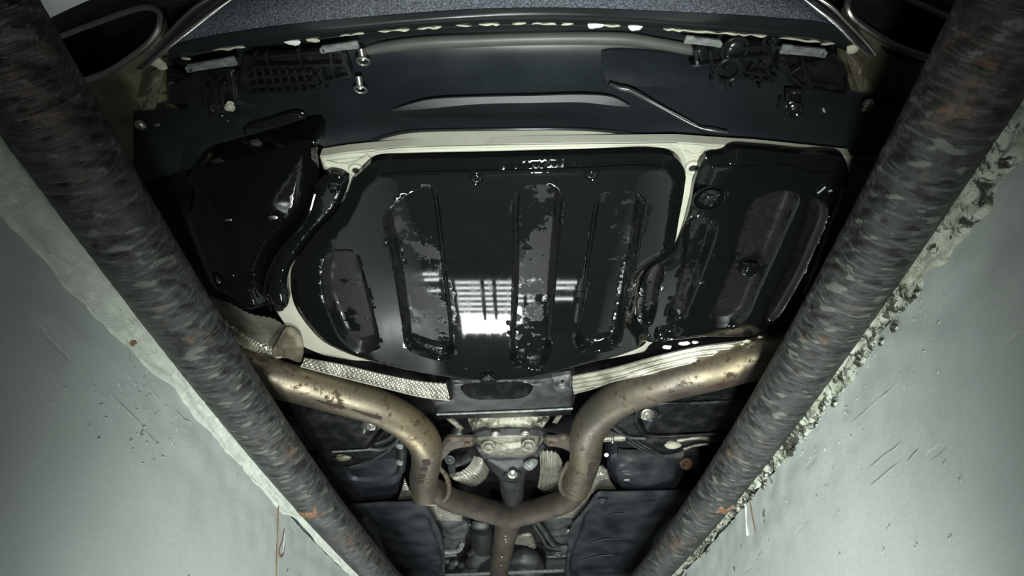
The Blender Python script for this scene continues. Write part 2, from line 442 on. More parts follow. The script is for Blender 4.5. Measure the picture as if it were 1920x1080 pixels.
def tube(name, pts, rad, mat, parent, seg=14, n=None, smooth=True, cap=True, flat=1.0, hollow=False, angle=40):
    P = [np.array(tuple(p), float) for p in pts]
    rr = [rad] * len(P) if np.isscalar(rad) else rad
    Q = np.array([np.r_[p, r] for p, r in zip(P, rr)])
    if smooth and len(P) > 2: Q = catmull(Q, False, 8)
    if n: Q = resample(Q, n)
    C = Q[:, :3]; r = Q[:, 3]
    T = np.gradient(C, axis=0); T /= np.linalg.norm(T, axis=1)[:, None]
    a = np.array([0, 0, 1.0])
    if abs(T[0] @ a) > 0.9: a = np.array([1.0, 0, 0])
    verts = []; faces = []; s_prev = None
    for c, t, q in zip(C, T, r):
        s_ = np.cross(t, a) if s_prev is None else s_prev - t * (s_prev @ t)
        s_ /= np.linalg.norm(s_); u_ = np.cross(s_, t); s_prev = s_
        for k in range(seg):
            th = 2 * math.pi * k / seg
            verts.append(c + s_ * q * math.cos(th) + u_ * q * flat * math.sin(th))
    L = len(C)
    for j in range(L - 1):
        for k in range(seg):
            faces.append((j * seg + k, j * seg + (k + 1) % seg, (j + 1) * seg + (k + 1) % seg, (j + 1) * seg + k))
    if cap and not hollow:
        faces.append(tuple(range(seg))); faces.append(tuple((L - 1) * seg + k for k in range(seg)))
    return mk(name, verts, faces, mat, parent, angle=angle)

def box(name, c, sx, sy, sz, mat, parent=None, rot=None, bev=0.0):
    bm = bmesh.new(); bmesh.ops.create_cube(bm, size=1.0)
    for v in bm.verts: v.co = Vector((v.co.x * sx, v.co.y * sy, v.co.z * sz))
    if bev: bmesh.ops.bevel(bm, geom=list(bm.edges), offset=bev, segments=2, affect='EDGES')
    Rm = rot or Matrix.Identity(3)
    vs = [Rm @ v.co + Vector(c) for v in bm.verts]; bm.verts.index_update()
    fs = [tuple(v.index for v in f.verts) for f in bm.faces]; bm.free()
    return mk(name, vs, fs, mat, parent)
def bar(name, p0, p1, wd, ht, mat, parent, bev=0.001):
    p0 = Vector(p0); p1 = Vector(p1); d = p1 - p0
    x = d.normalized(); y = Vector((0, 0, 1)).cross(x)
    if y.length < 1e-4: y = Vector((0, 1, 0))
    y.normalize(); z = x.cross(y)
    Rm = Matrix((x, y, z)).transposed()
    return box(name, (p0 + p1) / 2, d.length, wd, ht, mat, parent, Rm, bev)

def bolt(name, c, r, mat, parent, nrm=(0, 0, -1), h=None, washer=True, hexa=True, dome=False):
    """flanged bolt or nut, head looking along nrm"""
    c = Vector(c); h = h or r * 0.9
    q = Vector(nrm).normalized().to_track_quat('Z', 'Y')
    prof = []
    if washer: prof += [(1.7, 0.0, 0), (1.7, 0.22, 0), (1.55, 0.3, 0), (1.15, 0.34, 0)]
    if dome: prof += [(1.0, 0.35, 0), (0.9, 0.7, 0), (0.6, 0.95, 0), (0.0, 1.05, 0)]
    else: prof += [(1.0, 0.34, hexa), (1.0, 0.9, hexa), (0.88, 1.0, 0), (0.5, 1.0, 0), (0.45, 0.8, 0), (0.0, 0.8, 0)]
    seg = 24; verts = []; faces = []
    for pr, ph, hx in prof:
        for k in range(seg):
            th = 2 * math.pi * k / seg
            rr = pr * r
            if hx: rr = pr * r / math.cos((th % (math.pi / 3)) - math.pi / 6) * 0.95
            verts.append(c + q @ Vector((rr * math.cos(th), rr * math.sin(th), ph * h)))
    for j in range(len(prof) - 1):
        for k in range(seg): faces.append((j * seg + k, j * seg + (k + 1) % seg, (j + 1) * seg + (k + 1) % seg, (j + 1) * seg + k))
    faces.append(tuple(reversed(range(seg))))
    return mk(name, verts, faces, mat, parent, fix=False)
def ring(name, c, R, r, mat, parent, nrm=(0, 0, -1), seg=28, k=10):
    q = Vector(nrm).normalized().to_track_quat('Z', 'Y'); verts = []; faces = []
    for i in range(seg):
        a = 2 * math.pi * i / seg
        for j in range(k):
            b = 2 * math.pi * j / k
            verts.append(Vector(c) + q @ Vector(((R + r * math.cos(b)) * math.cos(a), (R + r * math.cos(b)) * math.sin(a), r * math.sin(b))))
    for i in range(seg):
        for j in range(k): faces.append((i * k + j, ((i + 1) % seg) * k + j, ((i + 1) % seg) * k + (j + 1) % k, i * k + (j + 1) % k))
    return mk(name, verts, faces, mat, parent)
def blob(name, c, rx, ry, rz_, mat, parent, rot=0.0, amp=0.25, seed=0):
    bm = bmesh.new(); bmesh.ops.create_icosphere(bm, subdivisions=3, radius=1.0); bm.verts.index_update()
    vs = []
    for v in bm.verts:
        k = 1 + amp * noise.noise(v.co * 1.6 + Vector((seed * 3.7, 0, 0)))
        p = Vector((v.co.x * rx * k, v.co.y * ry * k, v.co.z * rz_)); p.rotate(Matrix.Rotation(rot, 3, 'Z')); vs.append(p + Vector(c))
    fs = [tuple(v.index for v in f.verts) for f in bm.faces]; bm.free()
    return mk(name, vs, fs, mat, parent)

# ================================================================== THE PIT
PIT_FLOOR = -0.42; SLAB = 0.545; RZ = 0.50
def XL(y):  return float(np.interp(y, RY, RL))
def XR(y):  return float(np.interp(y, RY, RR))
_pl = np.polyfit([0.1, 0.3, 0.6, 1.0, 1.4, 1.8, 2.2], [-0.458, -0.470, -0.485, -0.490, -0.481, -0.461, -0.432], 3)
_pr = np.polyfit([0.1, 0.3, 0.6, 1.0, 1.4, 1.8, 2.2], [0.399, 0.410, 0.423, 0.426, 0.414, 0.391, 0.358], 3)
RY = np.linspace(-0.9, 5.0, 240)
def _ext(p, y):
    if y < 0.1: return np.polyval(p, 0.1) + (y - 0.1) * np.polyval(np.polyder(p), 0.1) * 0.5
    if y > 2.2: return np.polyval(p, 2.2) + (y - 2.2) * np.polyval(np.polyder(p), 2.2) * 0.3
    return np.polyval(p, y)
RL = [_ext(_pl, y) for y in RY]; RR = [_ext(_pr, y) for y in RY]
R_L, R_R = 0.0445, 0.0425

def wall(name, side, ztop):
    X = XL if side < 0 else XR; r = R_L if side < 0 else R_R
    ys = np.r_[np.linspace(-0.9, 2.6, 260), np.linspace(2.7, 5.0, 20)]; zs = np.r_[np.linspace(PIT_FLOOR, 0.0, 12)[:-1], np.linspace(0.0, ztop, 44)]
    verts = []; faces = []
    for y in ys:
        for z in zs:
            p = Vector((side * 3.0, y, z))
            d = 0.0035 * noise.noise(p * 3.0) + 0.0012 * noise.noise(p * 14)
            # pitted, scraped plaster close under the rail
            k = max(0.0, min(1.0, (z - (ztop - 0.17)) / 0.17))
            d += k * 0.004 * noise.noise(Vector((0, y * 22, z * 30)) + p) + k * 0.003 * abs(noise.noise(p * 60))
            verts.append((X(y) + side * (0.67 * r + 0.010) - side * d, y, z))
    n = len(zs)
    for j in range(len(ys) - 1):
        for i in range(n - 1): faces.append((j * n + i, (j + 1) * n + i, (j + 1) * n + i + 1, j * n + i + 1))
    # back of the wall
    b = len(verts); m_ = len(ys)
    for y in ys:
        verts += [(X(y) + side * 0.3, y, ztop), (X(y) + side * 0.3, y, PIT_FLOOR)]
    for j in range(m_ - 1):
        faces += [(j * n + n - 1, (j + 1) * n + n - 1, b + 2 * j + 2, b + 2 * j), (b + 2 * j, b + 2 * j + 2, b + 2 * j + 3, b + 2 * j + 1), (b + 2 * j + 1, b + 2 * j + 3, (j + 1) * n, j * n)]
    o = mk(name, verts, faces, 'wall', None, fix=False, angle=60)
    return o
wl = struct(wall('wall_left', -1, 0.452), 'grey painted plaster pit wall under the left pipe')
wr = struct(wall('wall_right', 1, 0.454), 'grey painted plaster pit wall under the right pipe')

def edge_band(name, side, zlo, zhi, lean, mat, parent, amp, ys, gap=0.0, freq=30):
    X = XL if side < 0 else XR; r = R_L if side < 0 else R_R
    nz = 14; verts = []; faces = []
    for y in ys:
        a = zlo(y); c = zhi(y)
        for i in range(nz):
            t = i / (nz - 1)
            p = Vector((side * 5, y * freq, t * 2.2))
            d = amp * (noise.noise(p) + 0.6 * noise.noise(p * 2.7)) * (0.35 + 0.65 * math.sin(math.pi * min(1, t + 0.12)))
            off = 0.67 * r + 0.007 - lean * t ** 1.3
            verts.append((X(y) + side * (off + gap - d - (0 if i else -0.004)), y, a + (c - a) * t))
        verts.append((X(y) + side * 0.06, y, c + 0.004))
    n = nz + 1
    for j in range(len(ys) - 1):
        for i in range(n - 1): faces.append((j * n + i, (j + 1) * n + i, (j + 1) * n + i + 1, j * n + i + 1))
    return mk(name, verts, faces, mat, parent, angle=60)
rag = lambda y, f, s: noise.noise(Vector((y * f, s, 0.3)))
# left: a pale smooth plaster band that narrows away from the camera
def lz(y): return 0.468 - float(np.interp(y, [-0.9, 0.3, 0.55, 0.66, 0.75, 1.0, 1.28, 1.36, 1.5, 2.2, 5], [0.055, 0.05, 0.045, 0.036, 0.022, 0.026, 0.022, 0.006, 0.014, 0.012, 0.012])) + 0.003 * rag(y, 14, 1)
edge_band('plaster_band', -1, lz, lambda y: 0.474, 0.014, 'band', wl, 0.003, np.r_[np.linspace(-0.9, 2.4, 500), np.linspace(2.5, 5, 12)], freq=12)['label'] = 'pale plaster band under the pipe'
def rzl(y): return 0.468 - 0.020 + 0.010 * rag(y, 11, 4) + 0.008 * rag(y, 37, 5) + float(np.interp(y, [0.2, 0.5, 0.9, 1.3, 2.2], [-0.006, -0.003, 0.002, 0.012, 0.014]))
edge_band('broken_plaster', 1, rzl, lambda y: 0.474, 0.010, 'chips', wr, 0.006, np.r_[np.linspace(-0.9, 2.4, 700), np.linspace(2.5, 5, 12)])['label'] = 'chipped flaking plaster edge under the pipe'
# plaster scar, rust run and paint runs on the left wall; rust run and white run on the right wall
def onwall(side, y, z, out=0.0):
    X = XL if side < 0 else XR; r = R_L if side < 0 else R_R
    return Vector((X(y) + side * (0.67 * r + 0.008 - out), y, z))
def W(px, py, side):
    """the point of the wall that the photograph shows at a pixel"""
    d = ex * (px - 960) + ey * (540 - py) + ez * F
    t = 0.55 / abs(d.x)
    for _ in range(30):
        p = d * t; X = (XL if side < 0 else XR)(p.y); r = R_L if side < 0 else R_R
        t *= abs(X + side * (0.67 * r + 0.0075)) / abs(p.x)
    return d * t
def run(name, px, side, rad, mat, parent, flat=0.5):
    return tube(name, [W(x, y, side) for x, y in px], rad, mat, parent, seg=8, flat=flat)
run('rust_run', [(522, 946), (521, 985), (519, 1030), (518, 1079), (516, 1100)], -1, [0.0018, 0.0013, 0.0014, 0.0012, 0.001], 'rustrun', wl)
run('rust_run', [(533, 992), (529, 1015), (524, 1030), (525, 1043), (531, 1040), (534, 1020)], -1, [0.0015, 0.0018, 0.0022, 0.0025, 0.002, 0.001], 'rustrun', wl)
run('paint_run', [(534, 1000), (532, 1022), (530, 1036)], -1, [0.002, 0.003, 0.002], 'paintrun', wl)
run('rust_run', [(1404, 917), (1407, 945), (1412, 975), (1418, 1003)], 1, [0.0032, 0.0022, 0.002, 0.001], 'rustrun', wr)
run('paint_run', [(1398, 930), (1399, 965), (1402, 1004)], 1, [0.0025, 0.0018, 0.003], 'paintrun', wr)
for i, (x, y, s) in enumerate([(238, 622, 0.016), (246, 640, 0.010), (228, 612, 0.012)]):
    p = W(x, y, -1)
    blob('plaster_scar', p, 0.004, s, s * 0.6, 'rustrun' if i == 1 else 'chips', wl, amp=0.8, seed=i)
rs_ = random.Random(3)
for (x0, y0, x1, y1) in [(212, 742, 302, 838), (168, 718, 200, 748), (277, 725, 304, 757), (330, 770, 360, 800)]:
    run('scratch_ridge', [(x0 + (x1 - x0) * t + rs_.uniform(-2, 2), y0 + (y1 - y0) * t + rs_.uniform(-2, 2)) for t in (0, .25, .5, .75, 1)], -1, [0.0002, 0.0008, 0.0006, 0.0008, 0.0002], 'wall', wl)
for (x0, y0, x1, y1) in [(1623, 640, 1726, 548), (1596, 792, 1690, 712), (1626, 882, 1690, 830), (1630, 915, 1682, 872), (1700, 868, 1722, 846), (1660, 660, 1712, 620)]:
    run('scratch_ridge', [(x0 + (x1 - x0) * t + rs_.uniform(-1, 1), y0 + (y1 - y0) * t + rs_.uniform(-1, 1)) for t in (0, .25, .5, .75, 1)], 1, [0.0002, 0.0005, 0.0004, 0.0005, 0.0002], 'wall', wr)
for i, (x, y) in enumerate([(1655, 1035), (1665, 992), (1716, 1027), (1780, 1010), (1573, 1043), (1800, 900), (1770, 870), (1572, 960)]):
    blob('plaster_pimple', W(x, y, 1), 0.0006, 0.0018, 0.0018, 'wall', wr, amp=0.5, seed=i)
# nicks and crumbs of plaster in the scraped stretches close under the rails
def crumb(side, px, py, s, seed, mat):
    c = W(px, py, side); rr = random.Random(seed); v = []; n = 7
    a0 = rr.uniform(0, 3); el = rr.uniform(.18, .5); ti = rr.uniform(-1.2, 1.2)
    for q, h in ((1.0, -.0012), (.6, -.0002 + s * .05)):
        for k in range(n):
            a = a0 + 2 * math.pi * k / n; r_ = s * q * rr.uniform(.7, 1.2)
            u_, w_ = r_ * math.cos(a), r_ * el * math.sin(a)
            v.append(c + Vector((-side * h, u_ * math.cos(ti) - w_ * math.sin(ti), u_ * math.sin(ti) + w_ * math.cos(ti))))
    f = [(k, (k + 1) % n, n + (k + 1) % n, n + k) for k in range(n)] + [tuple(range(n, 2 * n))]
    return mk('plaster_crumb', v, f, mat, wl if side < 0 else wr, angle=80)
for i in range(80):
    t = rs_.random(); d = abs(rs_.gauss(0, 1))
    crumb(-1, 250 + 130 * t - 60 * d + rs_.uniform(-10, 10), 660 + 170 * t + 30 * d, rs_.uniform(.0012, .0042), i, 'wall')
for i in range(70):
    t = rs_.random(); d = abs(rs_.gauss(0, 1))
    crumb(1, 1730 - 330 * t + 45 * d, 545 + 375 * t + 35 * d, rs_.uniform(.0012, .004), i + 100, 'wall')
# lime dribbles between the chips
for i in range(46):
    y = 0.25 + 2.0 * (i / 46) + rs_.uniform(-0.02, 0.02); s = rs_.uniform(0.003, 0.007)
    blob('plaster_lump', onwall(1, y, 0.468 - rs_.uniform(0.004, 0.03), 0.004), s * 0.5, s * 1.4, s, 'chips', wr, amp=0.9, seed=i + 20)

# pit floor, end walls and the garage slab on both sides
struct(box('floor', (0, 2.05, PIT_FLOOR - 0.03), 1.6, 6.1, 0.06, 'concrete'), 'grey concrete pit floor')
struct(box('wall_front', (0, 5.05, 0.06), 1.7, 0.1, 0.96, 'wall'), 'grey end wall of the pit ahead of the car')
struct(box('wall_back', (0, -0.95, 0.06), 1.7, 0.1, 0.96, 'wall'), 'grey end wall of the pit behind the camera')
def slab(name, side):
    X = XL if side < 0 else XR; ys = np.linspace(-0.9, 5.0, 60); v = []; f = []
    for y in ys:
        a = X(y) + side * 0.05; b = side * 3.6
        v += [(a, y, 0.46), (a, y, SLAB), (b, y, SLAB), (b, y, 0.46)]
    for j in range(len(ys) - 1):
        for k in range(4): f.append((j * 4 + k, j * 4 + (k + 1) % 4, j * 4 + 4 + (k + 1) % 4, j * 4 + 4 + k))
    f += [(0, 1, 2, 3), tuple(4 * (len(ys) - 1) + k for k in (3, 2, 1, 0))]
    return struct(mk(name, v, f, 'concrete'))
slab('floor_left', -1)['label'] = 'garage floor slab beside the left pipe'
slab('floor_right', 1)['label'] = 'garage floor slab beside the right pipe'
struct(box('ceiling', (0, 1.0, 3.05), 9.0, 12.0, 0.1, 'ceiling'), 'pale garage ceiling high above the bumper')

# steel pipes along the two edges of the pit
def rail(name, X, r, mat, seed, label):
    root = empty(name, (X(2.0), 2.0, RZ - r)); tag(root, label, 'pipe', 'steel pipes along the pit edges')
    ys = np.r_[np.linspace(-0.9, 0.0, 40)[:-1], np.linspace(0.0, 2.3, 700), np.linspace(2.35, 5.0, 60)]
    seg = 72; verts = []; uv = []; fl = []; we = []; side = -1 if X(1) < 0 else 1
    for y in ys:
        for k in range(seg):
            th = 2 * math.pi * k / seg                 # 0 = towards the pit, quarter turn = downwards
            cx, cz = -side * math.cos(th), -math.sin(th)
            q = Vector((y * 95 + 2.5 * math.sin(th) + seed, cx * 1.7, cz * 1.7))
            a = noise.noise(q) + 0.55 * noise.noise(q * 2.3)
            k2 = 0.5 + 0.5 * noise.noise(Vector((y * 3, cx * 2, seed)))
            # old paint has come off in flakes mostly on the lower, outer flank
            low = max(0.0, min(1.0, (-cx * -side * -1 + 0.15) * 0.6 + (-cz) * 0.55))
            f = 0.5 + 0.5 * max(-1, min(1, a * (0.35 + 1.15 * low) * (0.6 + 0.7 * k2)))
            d = 0.0042 * (f - 0.5) * (0.25 + low)
            if f < 0.33: d -= 0.0008
            verts.append((X(y) + (r + d) * cx, y, RZ + (r + d) * cz)); uv.append((y, th * r)); fl.append(f); we.append(low)
    faces = [(j * seg + k, j * seg + (k + 1) % seg, (j + 1) * seg + (k + 1) % seg, (j + 1) * seg + k) for j in range(len(ys) - 1) for k in range(seg)]
    faces += [tuple(range(seg)), tuple((len(ys) - 1) * seg + k for k in range(seg))]
    mk('pipe', verts, faces, mat, root, uv=uv, attrs={'flake': fl, 'wear': we}, angle=50)
    return root
ral = rail('steel_pipe', XL, R_L, 'rail_a', 3.0, 'old black painted steel pipe on the left edge of the pit')
rar = rail('steel_pipe', XR, R_R, 'rail_b', 57.0, 'worn black steel pipe above the flaking plaster on the right')
def rail_patch(px, name, mat, root, side, r, th0, th1, y, ln, seed):
    """a rusty weld saddle wrapped round the underside of the pipe"""
    X = XL if side < 0 else XR; verts = []; faces = []; n1, n2 = 26, 16
    for i in range(n1):
        for j in range(n2):
            t = th0 + (th1 - th0) * i / (n1 - 1); s_ = (j / (n2 - 1) - 0.5)
            yy = y + s_ * ln * (0.75 + 0.5 * noise.noise(Vector((i * 0.25, seed, 0)))) + 0.01 * noise.noise(Vector((i * 0.2, seed, 5)))
            e = min(1, 4 * min(i / (n1 - 1), 1 - i / (n1 - 1), j / (n2 - 1), 1 - j / (n2 - 1)))
            rr = r - 0.003 + (0.006 + 0.0022 * noise.noise(Vector((i * 0.5, j * 0.6, seed)))) * e
            verts.append((X(yy) - side * rr * math.cos(t), yy, RZ - rr * math.sin(t)))
    for i in range(n1 - 1):
        for j in range(n2 - 1): faces.append((i * n2 + j, i * n2 + j + 1, (i + 1) * n2 + j + 1, (i + 1) * n2 + j))
    return mk(name, verts, faces, mat, root, angle=60)
rail_patch(0, 'rusty_weld', 'rustrun', ral, -1, R_L, 1.0, 2.35, 1.315, 0.055, 1)
rail_patch(0, 'rusty_weld', 'rustrun', rar, 1, R_R, 1.15, 2.4, 1.27, 0.05, 2)

# work lamp with LED strips on the pit floor ahead: the wet panel mirrors it
LY, LX = 2.38, -0.17
fl_ = empty('floor_lamp', (LX, LY - 0.1, PIT_FLOOR)); tag(fl_, 'work lamp with lit strips lying on the pit floor, mirrored in the wet panel', 'lamp')
box('housing', (LX, LY - 0.15, PIT_FLOOR + 0.03), 0.86, 0.50, 0.05, 'housing', fl_, bev=0.006)
box('lamp_glass', (LX, LY, PIT_FLOOR + 0.062), 0.30, 0.135, 0.012, 'lamp_glass', fl_, bev=0.003)
for i, (a, c) in enumerate([(-.40, .41), (-.39, .40), (-.21, .22), (-.40, .40), (-.21, .22), (-.21, .22), (-.36, -.02)]):
    box('lit_strip', (LX + (a + c) / 2, 2.06 + i * 0.040, PIT_FLOOR + 0.060), c - a, 0.007, 0.01, 'strip_glass', fl_)
for x in (-0.40, -0.335, -0.20, -0.145, 0.0, 0.055):
    box('cross_bar', (x, 2.18, PIT_FLOOR + 0.075), 0.018, 0.30, 0.012, 'housing', fl_, bev=0.002)

# added tube light, out of view: brightens the garage ceiling and bumper skin
tl = empty('added_tube_light', (-1.7, 0.9, 2.5)); tag(tl, 'added, unseen tube light that brightens the garage ceiling beside the car', 'lamp')
box('fixture', (-1.7, 0.9, 2.56), 0.06, 1.3, 0.05, 'housing', tl, bev=0.01)
tube('tube', [(-1.7, 0.3, 2.5), (-1.7, 0.9, 2.5), (-1.7, 1.5, 2.5)], 0.018, 'added_tube_glass', tl)
for y in (0.4, 1.4): tube('hanging_rod', [(-1.7, y, 2.58), (-1.7, y, 2.8), (-1.7, y, 3.0)], 0.006, 'housing', tl, seg=8)

# ================================================================== THE CAR
car = empty('car', (0.0, 1.5, SLAB))
tag(car, 'underside of a dark car standing over the pit, rear bumper towards the camera', 'car')
def sub(o, label):
    o['label'] = label; return o

# dark floor pan above everything
box('underbody_pan', (0, 2.76, 1.06), 1.9, 4.2, 0.04, 'pan', car)
box('rear_floor_pan', (0, 0.505, 1.06), 1.37, 0.31, 0.04, 'pan', car)

# ---------------------------------------------------------------- rear bumper
def zr(py): return 0.80 + 0.17 * max(-0.2, min(1.05, (270 - py) / 195.0))
bump_ = loft('bumper_lip', rows(
    [(392, -20, .86), (500, -52, .86), (640, -75, .86), (960, -90, .86), (1260, -82, .86), (1430, -60, .86), (1535, -20, .86)],
    [(388, 30, .818), (500, 10, .818), (600, -3, .818), (760, -14, .818), (960, -20, .818), (1150, -17, .818), (1300, -10, .818), (1400, -3, .818), (1480, 4, .818), (1532, 18, .818)],
    [(318, 84, .80), (377, 70, .80), (500, 50, .80), (633, 36, .80), (760, 25, .80), (873, 17, .80), (1000, 14, .80), (1107, 15, .80), (1273, 22, .80), (1447, 32, .80), (1560, 46, .80), (1598, 72, .80)]),
    'textured', car, nu=110, nv=18, thick=0.004)
loft('bumper_flange', rows(
    [(316, 85, .799), (377, 71, .799), (500, 51, .799), (633, 37, .799), (760, 26, .799), (873, 18, .799), (1000, 15, .799), (1107, 16, .799), (1273, 23, .799), (1447, 33, .799), (1560, 47, .799), (1600, 73, .799)],
    [(316, 98, .802), (400, 80, .802), (560, 62, .802), (700, 48, .802), (900, 33, .802), (1000, 30, .802), (1190, 35, .802), (1300, 42, .802), (1440, 50, .802), (1560, 66, .802), (1602, 88, .802)],
    [(316, 112, .815), (400, 95, .815), (550, 79, .815), (700, 61, .815), (900, 47, .815), (1000, 45, .815), (1190, 51, .815), (1290, 59, .815), (1440, 69, .815), (1560, 83, .815), (1604, 102, .815)],
    [(316, 116, .86), (400, 96, .86), (550, 76, .86), (700, 60, .86), (900, 47, .86), (1000, 45, .86), (1190, 51, .86), (1290, 60, .86), (1440, 70, .86), (1560, 84, .86), (1604, 104, .86)]),
    'bumper_gloss', car, nu=120, nv=20)
# water drops and sealant specks on the flange
specks = [(350, 110, 9, 3), (430, 99, 26, 2), (548, 79, 13, 6), (586, 75, 12, 5), (660, 65, 20, 3), (738, 58, 26, 3), (805, 51, 20, 3), (868, 48, 14, 2), (917, 45, 17, 4), (975, 44, 12, 3), (1020, 44, 20, 2), (1065, 45, 10, 3), (1117, 46, 13, 7), (1145, 47, 16, 3), (1192, 50, 11, 7), (1262, 54, 16, 3), (1300, 58, 30, 3), (1350, 63, 30, 3), (1410, 67, 24, 2), (1500, 77, 34, 2), (1553, 82, 12, 3)]
for i, (x, y, a, b_) in enumerate(specks):
    p = U(x, y, .812); s = 0.00082
    if a >= 16:
        fx, fy = zip(*[(316, 112), (400, 95), (550, 79), (700, 61), (900, 47), (1000, 45), (1190, 51), (1290, 59), (1440, 69), (1560, 83), (1604, 102)])
        q = [U(x + a * t, float(np.interp(x + a * t, fx, fy)) - 1 + 1.2 * math.sin(i * 2 + t * 5), .812) for t in (-1.15, -.6, -.1, .4, .8, 1.15)]
        tube('sealant_speck', q, [.0004, .0014, .0022 * (.6 + .4 * math.sin(i)), .0016, .002, .0004], 'sealer', car, seg=8)
        continue
    blob('sealant_speck', p, a * s, b_ * s * (.75 if b_ < 6 else 1.0), 0.002, 'sealer' if b_ < 6 else 'white', car, rot=0.1 if x < 960 else -0.1, amp=0.35, seed=i)
# fin trims each side
def fin(pts_out, pts_in, lab):
    o = loft('bumper_fin', [[U(x, y, z) for x, y, z in pts_out], [U((a[0] + b_[0]) / 2, (a[1] + b_[1]) / 2, (a[2] + b_[2]) / 2 - 0.010) for a, b_ in zip(pts_out, pts_in)], [U(x, y, z) for x, y, z in pts_in]], 'trim', car, nu=40, nv=10, thick=0.004)
    o['label'] = lab
    tube('chrome_edge', [U(x, y, z - 0.002) for x, y, z in pts_out], [0.0022, 0.003, 0.003, 0.003, 0.0015], 'chrome', car, seg=10)
    tube('chrome_edge', [U(x, y, z - 0.004) for x, y, z in pts_in], [0.0015, 0.003, 0.0035, 0.003, 0.0012], 'chrome', car, seg=10)
    return o
fin([(412, -14, .84), (365, 16, .83), (325, 55, .82), (288, 98, .81), (254, 130, .80)], [(440, -6, .83), (392, 28, .815), (350, 60, .805), (315, 88, .80), (268, 131, .80)], 'glossy left corner fin with bright edges')
fin([(1528, -8, .84), (1558, 12, .83), (1590, 45, .82), (1622, 78, .81), (1642, 103, .80)], [(1500, -8, .83), (1533, 18, .815), (1568, 44, .805), (1600, 76, .80), (1630, 104, .80)], 'glossy right corner fin with bright edges')
blob('foam_pad', U(297, 119, .803), 0.011, 0.008, 0.004, 'sealer', car, rot=0.5, amp=0.5, seed=3)
blob('foam_pad', U(1601, 90, .803), 0.009, 0.008, 0.004, 'sealer', car, rot=-0.5, amp=0.5, seed=5)
# outer skin round the exhaust tips
loft('bumper_skin', rows(
    [(-60, 118, .99), (60, 52, .99), (120, 22, .99), (200, -12, .99), (320, -50, .99), (440, -70, .99)],
    [(-60, 140, .945), (60, 85, .945), (150, 42, .945), (250, 2, .945), (330, -20, .945), (440, -45, .945)],
    [(-60, 160, .935), (60, 98, .935), (170, 52, .935), (262, 22, .935), (340, 2, .935), (440, -22, .935)]), 'bumper_skin', car, nu=50, nv=14, thick=0.004)
loft('bumper_skin', rows(
    [(1480, -70, .99), (1580, -60, .99), (1680, -55, .99), (1780, -30, .99), (1860, 5, .99), (1980, 60, .99)],
    [(1480, -45, .945), (1570, -28, .945), (1660, -30, .945), (1760, -5, .945), (1860, 45, .945), (1980, 110, .945)],
    [(1480, -22, .935), (1560, -5, .935), (1620, -18, .935), (1760, 25, .935), (1860, 78, .935), (1980, 140, .935)]), 'bumper_skin', car, nu=50, nv=14, thick=0.004)

# exhaust tips
def tip(px, side, lab):
    ys = [p[1] for p in px]
    cx = sum(p[0] for p in px) / len(px)
    P = []
    for x, y in px:
        # the cut face leans: its upper lip is further back and higher
        t = (y - (ys_fit[0] * x + ys_fit[1]))
        P.append(U(x, y, 0.905 - 0.0006 * t))
    C = sum(P, Vector()) / len(P)
    def ringat(dy, s, dz, dx=0.0):
        return [C + Vector(((p.x - C.x) * s + dx, (p.y - C.y) * s + dy, (p.z - C.z) * s + dz)) for p in P]
    root = loft('exhaust_tip', [ringat(0, 1, 0), ringat(0.01, 1.03, 0.004), ringat(0.07, 0.96, 0.01, side * 0.012), ringat(0.15, 0.80, 0.015, side * 0.03), ringat(0.25, 0.62, 0.03, side * 0.045)], 'tipmetal', car, nu=64, nv=28, closed=True)
    root['label'] = lab
    loft('inner_sleeve', [ringat(0.0, 0.985, 0.0), ringat(0.03, 0.93, 0.005), ringat(0.07, 0.88, 0.010, side * 0.012), ringat(0.14, 0.72, 0.014, side * 0.028), ringat(0.16, 0.02, 0.015, side * 0.03)], 'black_hole', root, nu=64, nv=20, closed=True)
    Q = ringat(0, 1.0, 0); Q = [Vector(p) for p in catmull([tuple(q) for q in Q], True, 6)]
    v = []; f = []; n = len(Q); kk = 10; r = 0.0052
    for i, q in enumerate(Q):
        t = (Q[(i + 1) % n] - Q[i - 1]).normalized(); a = t.cross(Vector((0, 0, 1))).normalized(); b_ = a.cross(t)
        for j in range(kk):
            an = 2 * math.pi * j / kk; v.append(q + a * r * math.cos(an) + b_ * r * math.sin(an))
    for i in range(n):
        for j in range(kk): f.append((i * kk + j, ((i + 1) % n) * kk + j, ((i + 1) % n) * kk + (j + 1) % kk, i * kk + (j + 1) % kk))
    sub(mk('rolled_rim', v, f, 'chrome', root), 'bright rolled rim')
    return root
ys_fit = (-0.36, 160)
tip([(20, 118), (105, 74), (180, 45), (250, 20), (283, 15), (300, 26), (299, 50), (280, 80), (245, 108), (205, 134), (155, 152), (90, 168), (20, 165)], -1, 'left tailpipe tip, wide flattened opening')
ys_fit = (0.36, -560)
tip([(1588, 8), (1600, -12), (1635, -20), (1700, 0), (1775, 33), (1850, 72), (1870, 110), (1800, 122), (1735, 107), (1680, 87), (1640, 64), (1606, 40), (1592, 24)], 1, 'right tailpipe tip, wide flattened opening')
